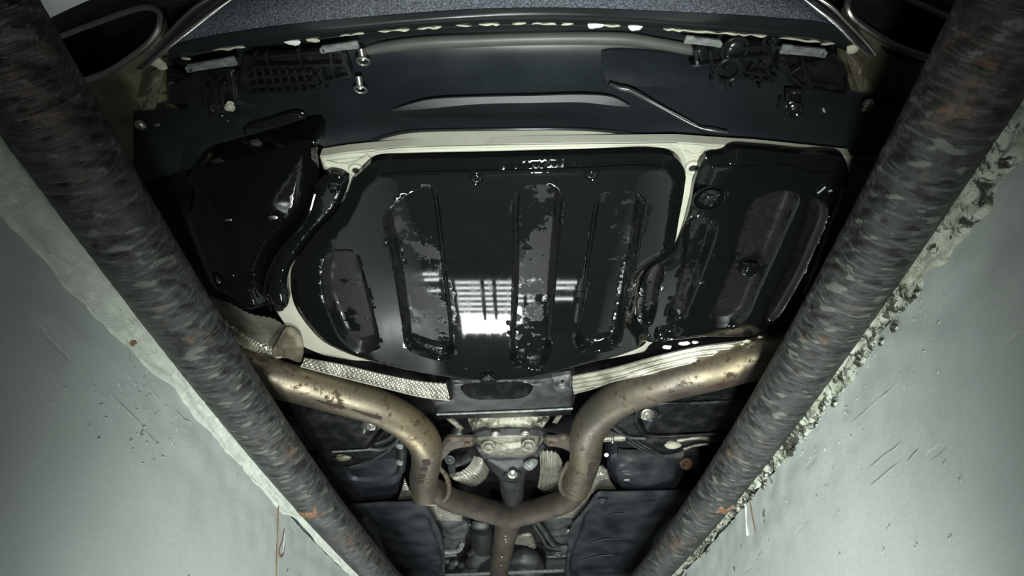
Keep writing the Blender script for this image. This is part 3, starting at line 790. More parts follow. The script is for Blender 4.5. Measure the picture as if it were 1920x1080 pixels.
# straps beside the tips
o = panel('strap_bracket', [(279, 140), (308, 126), (288, 208), (262, 212)], .85, 'bracketmetal', car, ribs=[([(291, 140), (301, 137), (300, 150), (292, 152)], .004, .003), ([(276, 164), (284, 162), (283, 173), (275, 175)], .004, .003), ([(270, 183), (277, 182), (276, 192), (269, 193)], .004, .003)], smooth=False, thick=.004, step=.006)
o['label'] = 'tan steel strap with three small holes'
bolt('strap_bolt', U(266, 231, .845), .0095, 'steelbolt', car, dome=True, washer=False, h=.012)
panel('hanger_plate', [(276, 246), (288, 236), (320, 232), (342, 232), (338, 262), (322, 284), (304, 276), (286, 263)], .87, 'bracketmetal', car, ribs=[([(302, 258), (318, 252), (326, 262), (318, 272), (304, 270)], .006, .004)], thick=.004, step=.006)
loft('strap_tail', rows([(270, 285, .90), (290, 300, .90), (322, 318, .91)], [(262, 300, .93), (290, 322, .93), (318, 330, .93)]), 'bracketmetal', car, nu=16, nv=6, thick=.003)
o = panel('strap_bracket', [(1585, 98), (1612, 108), (1641, 175), (1614, 178)], .85, 'bracketmetal', car, ribs=[([(1604, 124), (1612, 126), (1614, 136), (1606, 136)], .004, .003), ([(1618, 150), (1625, 152), (1627, 162), (1619, 161)], .004, .003)], smooth=False, thick=.004, step=.006)
o['label'] = 'tan steel strap beside the right tailpipe'
bolt('strap_bolt', U(1626, 191, .845), .0085, 'steelbolt', car, dome=True, washer=False, h=.012)
blob('clip_nut', U(1626, 205, .85), .009, .006, .005, 'bracketmetal', car)
blob('clip_nut', U(297, 236, .862), .007, .005, .004, 'steelbolt', car)

# ---------------------------------------------------------------- black sheet behind the bumper
loft('rear_panel', rows(
    [(250, 345, .80), (430, 300, .80), (590, 284, .80), (640, 278, .80), (700, 262, .80), (760, 249, .80), (900, 243, .80), (1100, 243, .80), (1200, 253, .80), (1280, 266, .80), (1400, 270, .80), (1500, 280, .80), (1700, 300, .80)],
    [(250, 300, .815), (430, 268, .815), (640, 250, .815), (760, 236, .815), (960, 229, .815), (1200, 238, .815), (1400, 250, .815), (1700, 270, .815)],
    [(250, 240, .86), (430, 220, .86), (640, 208, .86), (760, 204, .86), (960, 200, .86), (1200, 202, .86), (1400, 205, .86), (1700, 215, .86)],
    [(250, 200, .90), (430, 180, .90), (640, 168, .90), (760, 163, .90), (960, 160, .90), (1200, 160, .90), (1400, 165, .90), (1700, 175, .90)],
    [(250, 165, .945), (430, 135, .945), (640, 112, .945), (760, 102, .945), (960, 96, .945), (1200, 98, .945), (1400, 106, .945), (1700, 120, .945)],
    [(250, 135, .955), (430, 100, .955), (640, 78, .955), (760, 66, .955), (960, 58, .955), (1200, 62, .955), (1400, 74, .955), (1700, 95, .955)],
    [(250, 120, .93), (430, 70, .93), (640, 45, .93), (760, 32, .93), (960, 22, .93), (1200, 28, .93), (1400, 42, .93), (1700, 60, .93)]),
    'inner', car, nu=120, nv=40)
sub(loft('highlight_band', rows(  # raised band: the panel's highlight is put into its paler grey
    [(735, 206, .846), (800, 188, .852), (900, 182, .855), (1000, 180, .855), (1100, 178, .855), (1150, 183, .853), (1182, 199, .848)],
    [(737, 209, .848), (800, 204, .848), (900, 195, .850), (1000, 193, .850), (1090, 192, .850), (1140, 197, .848), (1180, 201, .848)]), 'pale_sheet', car, nu=60, nv=8, thick=.004), 'long pale band standing in for a highlight')
sub(tube('crash_beam_edge', [U(676, 98, .925), U(720, 89, .925), U(790, 81, .925), U(900, 76, .925), U(1000, 73, .925), U(1120, 72, .925), U(1180, 74, .925), U(1240, 83, .925), U(1300, 93, .925), U(1360, 97, .925)], [.006, .009, .010, .010, .010, .010, .010, .009, .009, .006], 'beam', car, seg=16), 'rounded beam edge with its highlight in the grey')  # real beam edge; its highlight is put into the lighter grey
loft('recess_fold', rows([(1128, 98, .938), (1150, 94, .940), (1250, 98, .942), (1340, 108, .942)], [(1131, 130, .913), (1160, 128, .914), (1250, 132, .914), (1340, 138, .914)], [(1138, 156, .896), (1170, 160, .894), (1250, 164, .894), (1340, 168, .894)]), 'inner', car, nu=30, nv=12, thick=.01)
tube('folded_flange', [U(1143, 158, .868), U(1160, 166, .862), U(1180, 170, .858), U(1240, 203, .838), U(1310, 240, .812), U(1335, 246, .806), U(1364, 250, .80)], [.004, .006, .006, .005, .005, .007, .005], 'inner', car, seg=10, flat=0.7)
tube('drip_ridge', [U(1180, 168, .852), U(1240, 199, .834), U(1308, 235, .808)], .0012, 'pale_sheet', car, seg=8)

# ---------------------------------------------------------------- clips, brackets and lattices behind the bumper
def clip(a, b_, wd, z, lab):
    o = bar('retaining_clip', U(*a, z), U(*b_, z), wd, .008, 'clip', car, .0015); o['label'] = lab
    d = Vector((b_[0] - a[0], b_[1] - a[1])) * 0.86
    bar('clip_tongue', U(a[0] + d.x, a[1] + d.y, z - .003), U(b_[0] + d.x * .16, b_[1] + d.y * .16, z - .003), wd * 1.15, .006, 'clip', o, .001)
    bar('clip_foot', U(a[0] - d.x * .06, a[1] - d.y * .06 + 2, z), U(a[0] + d.x * .12, a[1] + d.y * .12 + 2, z), wd * .8, .008, 'clip', o, .001)
    return o
clip((354, 127), (432, 115), .012, .845, 'grey metal clip at the left bumper corner')
clip((604, 92), (664, 84), .010, .845, 'grey metal clip beside the studs')
clip((1350, 81), (1292, 74), .010, .845, 'grey metal clip right of the beam')
clip((1545, 99), (1474, 92), .012, .845, 'grey metal clip at the right bumper corner')
for i, (a, b_) in enumerate([((677, 92), (681, 114)), ((672, 143), (676, 167))]):
    zz = .87 if i == 0 else .865
    o = tube('stud', [U(*a, zz), U((a[0] + b_[0]) / 2, (a[1] + b_[1]) / 2, zz - .004), U(*b_, zz - .008)], .0055, 'steelbolt', car, seg=12)
    ring('washer', U(b_[0], b_[1] + 1, zz - .009), .0095, .002, 'steelbolt', o, nrm=(0, .5, -1))
# left moulded lattice
def rib(a, b_, z, wd=.004, ht=.014): return bar('moulded_rib', U(*a, z), U(*b_, z), wd, ht, 'lattice', lat, .0008)
lat = panel('moulded_carrier', [(455, 108), (640, 88), (660, 140), (600, 165), (470, 182), (440, 165)], .885, 'lattice', car, smooth=False, thick=.004, step=.02)
hz = [((470, 105), (634, 92)), ((478, 122), (640, 118)), ((470, 142), (580, 134)), ((580, 134), (600, 148)), ((470, 158), (600, 150)), ((474, 172), (585, 168)), ((585, 168), (612, 150)), ((500, 95), (505, 120)), ((560, 88), (568, 122)), ((476, 120), (482, 96)), ((620, 92), (628, 145)), ((600, 120), (612, 150)), ((612, 150), (660, 138)), ((640, 92), (660, 138))]
for a, b_ in hz: rib(a, b_, .868)
for i in range(9):
    x = 478 + i * 15.0
    rib((x, 122 + i), (x + 10 + i * 0.8, 172 - i * 0.8), .868)
rd = random.Random(5)
# right moulded lattice
lat = panel('moulded_carrier', [(1300, 92), (1440, 78), (1455, 108), (1450, 150), (1380, 155), (1320, 125)], .885, 'lattice', car, smooth=False, thick=.004, step=.02)
for a, b_ in [((1303, 90), (1306, 120)), ((1330, 92), (1333, 118)), ((1295, 120), (1345, 118)), ((1360, 106), (1440, 104)), ((1395, 132), (1450, 140)), ((1396, 142), (1450, 150)), ((1408, 130), (1408, 148)), ((1424, 132), (1426, 150)), ((1440, 134), (1444, 150)), ((1394, 86), (1432, 84)), ((1345, 118), (1360, 132)), ((1380, 108), (1384, 122)), ((1430, 100), (1428, 110))]:
    rib(a, b_, .868)
ring('round_boss', U(1378, 94, .868), .019, .0035, 'lattice', lat)
blob('boss_cap', U(1378, 94, .874), .016, .016, .006, 'lattice', lat, amp=.1)
ring('round_boss', U(1366, 132, .862), .019, .004, 'lattice', lat)
ring('round_boss', U(1444, 76, .85), .009, .003, 'lattice', lat)
for i in range(16):
    x, y = rd.uniform(1335, 1460), rd.uniform(112, 160)
    rib((x, y), (x + rd.uniform(-8, 8), y + rd.uniform(4, 12)), .87, .003, .01)
# corner webs left and right
lat = panel('corner_web', [(310, 132), (360, 140), (440, 130), (445, 190), (420, 220), (315, 205)], .885, 'lattice', car, smooth=False, thick=.004, step=.02)
for a, b_ in [((316, 134), (360, 142)), ((316, 160), (360, 142)), ((312, 200), (352, 202)), ((392, 140), (420, 165)), ((418, 140), (395, 165)), ((443, 135), (447, 158)), ((398, 152), (422, 150))]: rib(a, b_, .868)
lat = panel('corner_web', [(1460, 105), (1560, 108), (1592, 135), (1590, 178), (1500, 172), (1466, 140)], .885, 'lattice', car, smooth=False, thick=.004, step=.02)
for a, b_ in [((1472, 118), (1482, 140)), ((1482, 140), (1508, 162)), ((1502, 112), (1508, 140)), ((1508, 140), (1524, 165)), ((1480, 135), (1500, 122)), ((1460, 112), (1456, 130)), ((1524, 166), (1550, 172)), ((1586, 148), (1590, 166)), ((1520, 118), (1560, 100)), ((1560, 100), (1580, 120)), ((1510, 115), (1530, 118))]: rib(a, b_, .866, .0035)
tube('bright_seam', [U(1524, 168, .862), U(1552, 173, .862), U(1570, 176, .862), U(1586, 176, .862)], .0022, 'lattice', lat)
# left hanging bracket with eyelet
hb = panel('hanging_bracket', [(390, 158), (420, 156), (418, 205), (432, 228), (437, 258), (408, 272), (394, 250), (386, 205)], .862, 'lattice', car, ribs=[([(396, 165), (412, 163), (410, 205), (396, 208)], .008, .005)], thick=.006, step=.008)
tube('channel_edge', [U(389, 160, .85), U(385, 185, .85), U(387, 205, .85), U(393, 222, .85)], .0025, 'lattice', hb)
tube('channel_edge', [U(418, 160, .85), U(415, 182, .85), U(418, 206, .85)], .0025, 'lattice', hb)
ring('eyelet', U(411, 249, .852), .013, .003, 'lattice', hb); bolt('eyelet_screw', U(411, 250, .856), .0065, 'darkalu' if 'darkalu' in M else 'lattice', hb)
tube('wire_clip', [U(417, 222, .85), U(428, 227, .85), U(436, 233, .85)], .002, 'lattice', hb)
blob('pale_clip', U(431, 200, .858), .010, .007, .006, 'sealer', car, rot=-.6, amp=.5, seed=8)
# right hanging bracket, white tab
hb = panel('hanging_bracket', [(1476, 172), (1508, 172), (1508, 198), (1474, 196)], .862, 'lattice', car, ribs=[([(1483, 177), (1502, 177), (1501, 190), (1483, 190)], .008, .004)], smooth=False, thick=.006, step=.008)
tube('channel_edge', [U(1478, 172, .852), U(1475, 186, .852), U(1478, 198, .852)], .0022, 'lattice', hb)
tube('channel_edge', [U(1506, 174, .852), U(1504, 190, .852)], .0022, 'lattice', hb)
sub(panel('pale_tab', [(1479, 199), (1487, 194), (1500, 196), (1505, 206), (1500, 222), (1493, 236), (1480, 232), (1464, 232), (1472, 218)], .858, 'beige', car, smooth=True, thick=.003, step=.006), 'pale tab round the right eyelet')
o = ring('eyelet', U(1490, 207, .85), .0105, .0035, 'lattice', car); blob('eyelet_plug', U(1490, 207, .852), .009, .009, .004, 'lattice', o)
tube('wire_clip', [U(1464, 182, .86), U(1462, 195, .86), U(1458, 204, .86)], .002, 'lattice', car)
tube('bare_metal_nick', [U(1543, 203, .862), U(1546, 211, .86), U(1549, 219, .858)], .0018, 'beige', car)
# clip plate with the looped edge on the left
cp = panel('looped_clip_plate', [(457, 240), (500, 226), (558, 213), (572, 220), (577, 250), (562, 258), (553, 275), (545, 279), (520, 262), (506, 266), (497, 286), (476, 294), (466, 262)], .835, 'lattice', car, thick=.004, step=.01)
Lp = [(458, 240), (500, 228), (558, 214), (571, 222), (575, 248), (560, 256), (552, 272), (545, 277), (530, 264), (518, 261), (506, 266), (498, 284), (488, 292), (475, 291), (468, 262), (459, 248), (458, 240)]
tube('raised_edge', [U(x, y, .826) for x, y in Lp], .0024, 'lattice', cp, seg=8)
tube('raised_edge', [U(514, 230, .826), U(518, 244, .826), U(524, 262, .826)], .002, 'lattice', cp, seg=8)
tube('raised_edge', [U(462, 258, .826), U(500, 252, .826), U(522, 246, .826), U(572, 240, .826)], .0016, 'lattice', cp, seg=8)

# ---------------------------------------------------------------- pale body floor
body = panel('body_floor', [(598, 297), (650, 289), (704, 284), (760, 279), (1000, 273), (1270, 270), (1372, 277), (1425, 280), (1520, 290), (1600, 298), (1600, 312), (1555, 430), (1470, 600), (1420, 622), (1240, 636), (1218, 650), (1212, 662), (1180, 668), (1062, 690), (1040, 700), (850, 702), (700, 680), (660, 678), (604, 668), (566, 652), (537, 618), (517, 589), (524, 540), (548, 470), (600, 415), (632, 372), (640, 348), (612, 332), (604, 318)], .756, 'beige', car, smooth=False, thick=.02, step=.025,
    ribs=[([(606, 300), (695, 291), (702, 302), (640, 312), (612, 312)], .006, .008, 0, False)])
loft('body_rear_sill', rows(
    [(597, 297, .757), (650, 289, .757), (704, 284, .757), (760, 279, .757), (1000, 273, .757), (1270, 270, .757), (1372, 277, .757), (1425, 280, .757), (1600, 298, .757)],
    [(599, 293, .778), (650, 286, .778), (704, 275, .778), (760, 265, .778), (1000, 259, .778), (1270, 268, .778), (1372, 272, .778), (1425, 276, .778), (1600, 294, .778)],
    [(600, 290, .798), (650, 283, .798), (700, 265, .798), (760, 250, .798), (900, 245, .798), (1100, 245, .798), (1200, 255, .798), (1280, 269, .798), (1370, 268, .798), (1425, 273, .798), (1600, 291, .798)]), 'beige', car, nu=120, nv=12, smooth=True)
tube('sill_lip', [U(x, y, .797) for x, y in [(598, 289), (650, 281), (700, 263), (760, 248), (900, 243), (1100, 243), (1200, 253), (1280, 267), (1340, 271)]], .0025, 'bumper_gloss', car, seg=10)
tube('sill_crease', [U(x, y, .756) for x, y in [(704, 284), (760, 279), (1000, 273), (1270, 270)]], .002, 'beige', car, seg=8)
for x, y in ((668, 320), (1299, 315)):
    o = ring('threaded_boss', U(x, y, .752), .0095, .0035, 'beige', car)
    blob('boss_hole_shade', U(x, y, .753), .0065, .0065, .002, 'black_hole', o, amp=0)  # flat black blob stands in for the shade inside the hole
tube('sealer_bead', [U(x, y, .755) for x, y in [(612, 303), (640, 308), (668, 303), (690, 290)]], .0018, 'sealer', car, seg=8)
tube('sealer_bead', [U(x, y, .755) for x, y in [(1283, 282), (1300, 290), (1330, 284), (1362, 279)]], .0022, 'sealer', car, seg=8)

# ---------------------------------------------------------------- undertray panels
R1 = [(612, 478), (640, 470), (662, 473), (679, 500), (700, 580), (712, 638), (706, 655), (672, 663), (640, 640), (615, 590), (601, 540), (604, 500)]
R2 = [(718, 405), (735, 385), (770, 360), (800, 350), (815, 356), (824, 385), (832, 450), (842, 540), (852, 640), (850, 668), (832, 677), (790, 668), (764, 655), (752, 600), (737, 510), (724, 450)]
R3 = [(962, 370), (975, 352), (1005, 346), (1040, 350), (1056, 365), (1055, 400), (1046, 500), (1038, 590), (1032, 670), (1020, 688), (988, 693), (962, 686), (955, 660), (958, 580), (960, 480)]
R4 = [(1115, 382), (1135, 364), (1190, 360), (1212, 376), (1208, 420), (1190, 520), (1172, 610), (1162, 646), (1145, 658), (1092, 661), (1078, 648), (1082, 600), (1092, 520), (1103, 440)]
mainp = panel('spare_wheel_cover', [(700, 313), (760, 309), (905, 306), (1100, 301), (1235, 298), (1270, 307), (1288, 335), (1286, 365), (1276, 420), (1262, 478), (1240, 493), (1209, 517), (1200, 560), (1192, 605), (1211, 632), (1212, 654), (1170, 674), (1103, 691), (1057, 703), (992, 717), (915, 722), (855, 717), (802, 710), (720, 693), (654, 674), (606, 652), (571, 617), (548, 580), (541, 540), (544, 513), (559, 487), (593, 443), (626, 410), (646, 377), (658, 348), (674, 333)],
    .715, 'plastic', car, ribs=[(R1, .024, .016, .55), (R2, .026, .014, .55), (R3, .026, .014, .45), (R4, .026, .016, .35)], rim=(.022, .014), step=.009, thick=.012)
mainp['label'] = 'large wet black cover under the spare wheel well with four pressed grooves'
for x, y in ((893, 335), (1110, 327)):
    o = ring('push_button', U(x, y, .713), .011, .0015, 'plastic', mainp); blob('button_face', U(x, y, .714), .009, .009, .003, 'plastic', mainp, amp=0)
o = ring('push_button', U(915, 710, .712), .020, .002, 'plastic', mainp); blob('button_face', U(915, 710, .712), .016, .016, .006, 'plastic', mainp, amp=0)
bolt('button_pin', U(915, 709, .708), .005, 'darkalu', mainp)
tube('moulded_step', [U(x, y, .7135) for x, y in [(716, 330), (760, 326), (905, 322), (1100, 316), (1215, 312), (1250, 320), (1268, 345)]], .0022, 'plastic', mainp, seg=8)
blob('drain_nib', U(874, 690, .714), .006, .003, .003, 'plastic', mainp, rot=.6)

B1 = [(1299, 412), (1340, 411), (1348, 420), (1320, 513), (1293, 580), (1285, 598), (1257, 600), (1250, 590), (1268, 540)]
B2 = [(1404, 385), (1430, 366), (1485, 358), (1500, 368), (1473, 440), (1427, 540), (1398, 600), (1370, 616), (1338, 617), (1330, 602), (1360, 520)]
B3 = [(1522, 372), (1548, 378), (1556, 402), (1530, 470), (1490, 550), (1448, 608), (1430, 606), (1470, 510), (1500, 430)]
C1 = [(1308, 352), (1330, 348), (1356, 356), (1360, 375), (1348, 390), (1320, 397), (1302, 394), (1300, 372)]
C2 = [(1232, 612), (1255, 610), (1278, 618), (1272, 632), (1250, 638), (1228, 640), (1226, 624)]
C3 = [(1214, 520), (1240, 500), (1248, 505), (1240, 540), (1220, 612), (1208, 612), (1206, 560)]
rp = panel('side_undertray', [(1327, 302), (1360, 297), (1374, 288), (1427, 289), (1507, 297), (1585, 303), (1594, 330), (1588, 373), (1570, 420), (1540, 500), (1500, 580), (1447, 624), (1421, 637), (1319, 640), (1275, 645), (1216, 648), (1196, 612), (1204, 540), (1225, 507), (1252, 492), (1272, 470), (1296, 395), (1306, 345)],
    .722, 'plastic', car, ribs=[(B1, .018, .014, .5), (B2, .022, .016, .62), (B3, .012, .012, .75), (C1, .03, .012, 0), (C2, .015, .012, 0.3), (C3, .02, .01, .6)], rim=(.018, .010), step=.009, thick=.012)
rp['label'] = 'muddy black right side tray with three grooves'
blob('dome_button', U(1403, 505, .735), .018, .018, .014, 'plastic', rp, amp=0)
ring('clip_recess_edge', U(1330, 372, .722), .025, .002, 'plastic', rp)
bolt('clip_nut', U(1330, 370, .738), .010, 'lattice', rp)
for p0, p1 in (((1318, 358), (1332, 368)), ((1332, 368), (1350, 362)), ((1340, 356), (1338, 372))): bar('clip_prong', U(*p0, .735), U(*p1, .735), .003, .01, 'lattice', rp)
for i, (x, y, s) in enumerate([(1252, 651, .008), (1283, 644, .009), (1303, 642, .005), (1400, 640, .007), (1425, 632, .004), (1392, 645, .004)]):
    blob('pale_speck', U(x, y, .716), s * 1.2, s * .7, .003, 'white' if i < 3 else 'sealer', rp, amp=.5, seed=i)  # pale specks near the tray's lower edge
tube('bright_nick', [U(1533, 362, .719), U(1540, 357, .719), U(1548, 350, .719)], .002, 'clip', rp)
tube('bright_nick', [U(1553, 359, .719), U(1560, 357, .719)], .002, 'clip', rp)
tube('moulded_step', [U(x, y, .7205) for x, y in [(1345, 312), (1400, 313), (1480, 312), (1505, 318), (1525, 324), (1585, 325)]], .002, 'plastic', rp, seg=8)

S1 = [(400, 508), (470, 502), (474, 524), (410, 532)]
lp = panel('left_box_cover', [(353, 335), (400, 322), (500, 298), (582, 279), (588, 310), (590, 355), (577, 407), (548, 440), (518, 475), (500, 515), (497, 545), (503, 585), (467, 592), (420, 572), (393, 553), (375, 520), (347, 453), (333, 413), (338, 365)], .735, 'plastic_box', car, ribs=[(S1, .01, .008, 0), ([(342, 360), (362, 362), (362, 400), (352, 412), (338, 408)], .012, .01, 0)], rim=(.03, .022), step=.010, thick=.06, dome=.018)
lp['label'] = 'smooth glossy black box cover left of the wheel well'
for i, (x, y, s) in enumerate([(430, 412, .009), (415, 414, .005), (512, 408, .009), (505, 412, .005), (437, 517, .005), (497, 412, .004), (524, 412, .004)]):
    blob('highlight_blob', U(x, y, .7185), s * .8, s * .4, .0022, 'chrome' if i in (0, 2) else 'plastic_box', lp, amp=.5, seed=i)  # small blobs stand in for highlights on the glossy box
loft('box_fold', rows([(583, 279, .735), (585, 310, .735), (588, 355, .735)], [(592, 278, .75), (597, 310, .75), (600, 350, .75)]), 'plastic_box', car, nu=20, nv=6, thick=.004)
st = panel('curved_edge_strip', [(588, 357), (600, 341), (614, 333), (636, 336), (650, 346), (648, 362), (640, 380), (622, 408), (589, 441), (556, 485), (540, 514), (535, 545), (538, 578), (524, 588), (508, 580), (495, 550), (502, 512), (522, 472), (552, 436), (572, 408)], .73, 'plastic', car, ribs=[([(616, 340), (634, 342), (638, 354), (628, 362), (616, 358)], .012, .006, 0), ([(514, 566), (530, 568), (532, 580), (518, 582)], .01, .005, 0)], rim=(.012, .010), step=.008, thick=.03)
st['label'] = 'narrow curved black strip beside the spare wheel cover'
bolt('strip_screw', U(627, 352, .74), .007, 'lattice', st); bolt('strip_screw', U(523, 577, .738), .006, 'lattice', st)
tube('strip_bead', [U(x, y, .729) for x, y in [(590, 362), (574, 412), (546, 446), (518, 480), (500, 520), (497, 552), (508, 582)]], .003, 'plastic', st, seg=8)

# ---------------------------------------------------------------- heat shields at the rear
sh = loft('heat_shield', rows(
    [(392, 556, .76), (430, 570, .76), (470, 590, .76), (510, 598, .76), (535, 612, .76)],
    [(400, 590, .775), (430, 612, .775), (465, 632, .775), (500, 648, .775), (520, 652, .775)],
    [(420, 612, .74), (448, 645, .74), (475, 665, .74), (500, 680, .74), (510, 684, .74)]), 'shield', car, nu=120, nv=70, emb=(.012, .012, .0011), thick=.002)
sh['label'] = 'embossed aluminium shield by the left pipe'
sub(panel('shield_block', [(508, 668), (522, 640), (536, 620), (556, 628), (566, 650), (560, 684), (536, 676), (514, 678)], .73, 'bracketmetal', car, dome=.0, rim=(.012, .006), thick=.006, step=.01, ribs=[([(513, 652), (534, 656), (532, 678), (512, 674)], .006, .004, 0, False)]), 'pale pressed block at the end of the shield')
sh = loft('heat_shield', rows(
    [(570, 672, .725), (640, 684, .725), (720, 703, .725), (790, 716, .725), (836, 720, .725)],
    [(568, 680, .715), (640, 698, .715), (720, 718, .715), (790, 735, .715), (842, 742, .715)],
    [(563, 687, .705), (640, 706, .705), (720, 726, .705), (790, 743, .705), (843, 750, .705)]), 'shield', car, nu=240, nv=40, emb=(.011, .011, .0016), thick=.002)
sh['label'] = 'embossed aluminium strip along the left exhaust pipe'
tube('shield_hem', [U(563, 687, .704), U(640, 707, .704), U(720, 727, .704), U(790, 744, .704), U(843, 751, .704)], .0018, 'shield', sh, seg=8)
sh = loft('heat_shield', rows(
    [(1074, 705, .725), (1150, 690, .725), (1230, 668, .725), (1310, 650, .725), (1424, 636, .725)],
    [(1073, 720, .715), (1150, 702, .715), (1230, 684, .715), (1310, 668, .715), (1420, 642, .715)],
    [(1076, 737, .705), (1110, 728, .705), (1150, 714, .705), (1230, 698, .705), (1310, 680, .705), (1380, 662, .705), (1414, 642, .705)]), 'shield', car, nu=240, nv=70, emb=(0, .0115, .0026), thick=.002)
sh['label'] = 'ribbed aluminium strip along the right exhaust pipe'
tube('shield_hem', [U(1076, 738, .704), U(1110, 729, .704), U(1150, 715, .704), U(1230, 699, .704), U(1310, 681, .704), U(1380, 663, .704), U(1414, 643, .704)], .0018, 'shield', sh, seg=8)

# ---------------------------------------------------------------- exhaust pipes
zp = .70
lpipe = tube('exhaust_pipe', [U(330, 640, .74), U(400, 672, .715), U(480, 700, .70), U(570, 724, .70), U(650, 746, .70), U(715, 766, .70), U(765, 794, .695), U(795, 828, .69), U(800, 862, .69), U(794, 896, .695), U(796, 922, .70)], [.048, .046, .044, .043, .043, .043, .044, .044, .0425, .042, .042], 'exhaust', car, seg=40, n=110)
lpipe['label'] = 'weathered left exhaust pipe bending inwards'
rpipe = tube('exhaust_pipe', [U(1560, 622, .74), U(1490, 648, .715), U(1420, 671, .70), U(1330, 697, .70), U(1240, 719, .70), U(1165, 745, .70), U(1120, 780, .695), U(1100, 818, .69), U(1098, 855, .69), U(1090, 885, .695), U(1080, 915, .70)], [.048, .046, .044, .043, .043, .043, .044, .044, .0425, .042, .042], 'exhaust', car, seg=40, n=110)
rpipe['label'] = 'weathered right exhaust pipe bending inwards'
arm_l = tube('joining_pipe', [U(796, 905, .725), U(840, 934, .73), U(890, 950, .735), U(952, 968, .74)], [.036, .039, .040, .042], 'exhaust_dark', car, seg=32, n=40)
arm_r = tube('joining_pipe', [U(1090, 905, .725), U(1062, 938, .73), U(1020, 953, .735), U(958, 968, .74)], [.036, .039, .040, .042], 'exhaust_dark', car, seg=32, n=40)
stem = tube('front_pipe', [U(957, 956, .765), U(950, 990, .74), U(943, 1025, .74), U(937, 1065, .74), U(934, 1084, .74)], [.050, .046, .043, .042, .042], 'exhaust_dark', car, seg=32, n=40)
stem['label'] = 'dark pipe running forward from the Y junction'
for i, (x, y) in enumerate([(948, 1005), (948, 1011), (949, 1016), (941, 1044), (940, 1060)]): blob('weld_bead', U(x, y, .692), .004, .004, .003, 'steelbolt', stem, seed=i)
cl = tube('clamp_strap', [U(821, 874, .69), U(836, 892, .70), U(842, 914, .70), U(836, 934, .70), U(818, 946, .695), U(796, 945, .69)], .008, 'exhaust', car, seg=10, flat=.6)
cl = tube('clamp_strap', [U(1066, 868, .69), U(1054, 890, .70), U(1051, 912, .70), U(1060, 927, .70), U(1080, 934, .695), U(1092, 930, .69)], .008, 'exhaust', car, seg=10, flat=.6)
# scale patches that follow the surface of the pipes
from mathutils.bvhtree import BVHTree
def patch(o, px, seed, mat='scale', lift=.0012):
    bvh = BVHTree.FromPolygons([v.co + ORG[o] for v in o.data.vertices], [p.vertices[:] for p in o.data.polygons])
    P = resample(catmull(px, True, 5), 26, True); c = P.mean(0); verts = []; faces = []; n = len(P); rg = (0.0, .45, .85, 1.0)
    for q in rg:
        for k, p in enumerate(P):
            jit = 1 + .22 * noise.noise(Vector((k * .9, seed, 0)))
            x, y = c + (p - c) * q * jit
            d = (ex * (x - 960) + ey * (540 - y) + ez * F).normalized()
            h = bvh.ray_cast(Vector((0, 0, 0)), d)
            if h[0] is None: return None
            verts.append(h[0] + h[1] * (lift if q < 1 else -.0005) * (1 if h[1].dot(d) < 0 else -1))
    for r_ in range(len(rg) - 1):
        for k in range(n): faces.append((r_ * n + k, r_ * n + (k + 1) % n, (r_ + 1) * n + (k + 1) % n, (r_ + 1) * n + k))
    return mk('rust_scale', verts, faces, mat, o)
for i, px in enumerate([[(792, 862), (806, 862), (807, 872), (794, 873)], [(790, 876), (802, 875), (800, 884), (789, 883)], [(785, 890), (798, 889), (797, 896), (783, 899)], [(782, 902), (796, 900), (794, 906), (784, 907)]]): patch(lpipe, px, i)
for i, px in enumerate([[(1104, 868), (1117, 867), (1114, 880), (1108, 892), (1100, 894), (1103, 880)], [(1252, 744), (1275, 737), (1296, 734), (1290, 740), (1270, 746)], [(1330, 726), (1350, 718), (1384, 712), (1375, 719), (1350, 727)]]): patch(rpipe, px, i + 9)
for i, px in enumerate([[(585, 748), (620, 756), (650, 764), (648, 768), (610, 758)], [(655, 766), (690, 775), (720, 783), (715, 787), (680, 777)]]): patch(lpipe, px, i + 30)
# hanger arms to the differential
panel('hanger_arm', [(828, 838), (840, 825), (862, 826), (888, 826), (890, 838), (866, 842), (850, 847), (838, 860), (826, 868), (818, 855)], .685, 'exhaust_dark', car, thick=.007, step=.01, rim=(.008, .008))
panel('hanger_arm', [(1060, 823), (1042, 826), (1022, 826), (1022, 838), (1044, 841), (1062, 848), (1078, 858), (1086, 852), (1080, 836)], .685, 'exhaust_dark', car, thick=.007, step=.01, rim=(.008, .008))
for x in (876, 1034): blob('rubber_rust', U(x, 833, .68), .007, .005, .004, 'rusty', car, amp=.5)

# ---------------------------------------------------------------- crossmember
xm = panel('crossmember', [(843, 716), (1000, 716), (1078, 706), (1082, 734), (1074, 768), (950, 774), (818, 778), (804, 752), (843, 748)], .735, 'arm', car, smooth=False, thick=.05, step=.014, rim=(.008, .006),
    ribs=[([(866, 722), (930, 718), (997, 721), (996, 734), (983, 745), (934, 749), (888, 748), (870, 738)], .07, .012, 0)])
xm['label'] = 'black crossmember with a long rounded slot'
loft('lower_lip', rows([(818, 776, .735), (950, 772, .735), (1074, 766, .735)], [(824, 785, .75), (950, 783, .75), (1070, 778, .75)]), 'arm', xm, nu=40, nv=5, thick=.01)
tube('edge_highlight', [U(819, 777, .732), U(900, 774, .732), U(1000, 770, .732), U(1074, 766, .732)], .0028, 'clip', xm, seg=8)  # pale tube stands in for the highlight along the lip
for x in (901, 916): bolt('slot_screw', U(x, 739, .775), .004, 'darkalu', xm, washer=False, dome=True)
panel('side_bracket', [(1034, 712), (1070, 705), (1076, 734), (1050, 740), (1036, 732)], .725, 'tunnel', car, ribs=[([(1042, 716), (1066, 712), (1068, 726), (1044, 728)], .01, .006)], thick=.01, step=.01, smooth=False)
bar('brace_rod', U(842, 783, .78), U(866, 804, .78), .018, .006, 'alu', car); bar('brace_rod', U(1050, 778, .78), U(1040, 792, .78), .014, .006, 'alu', car)

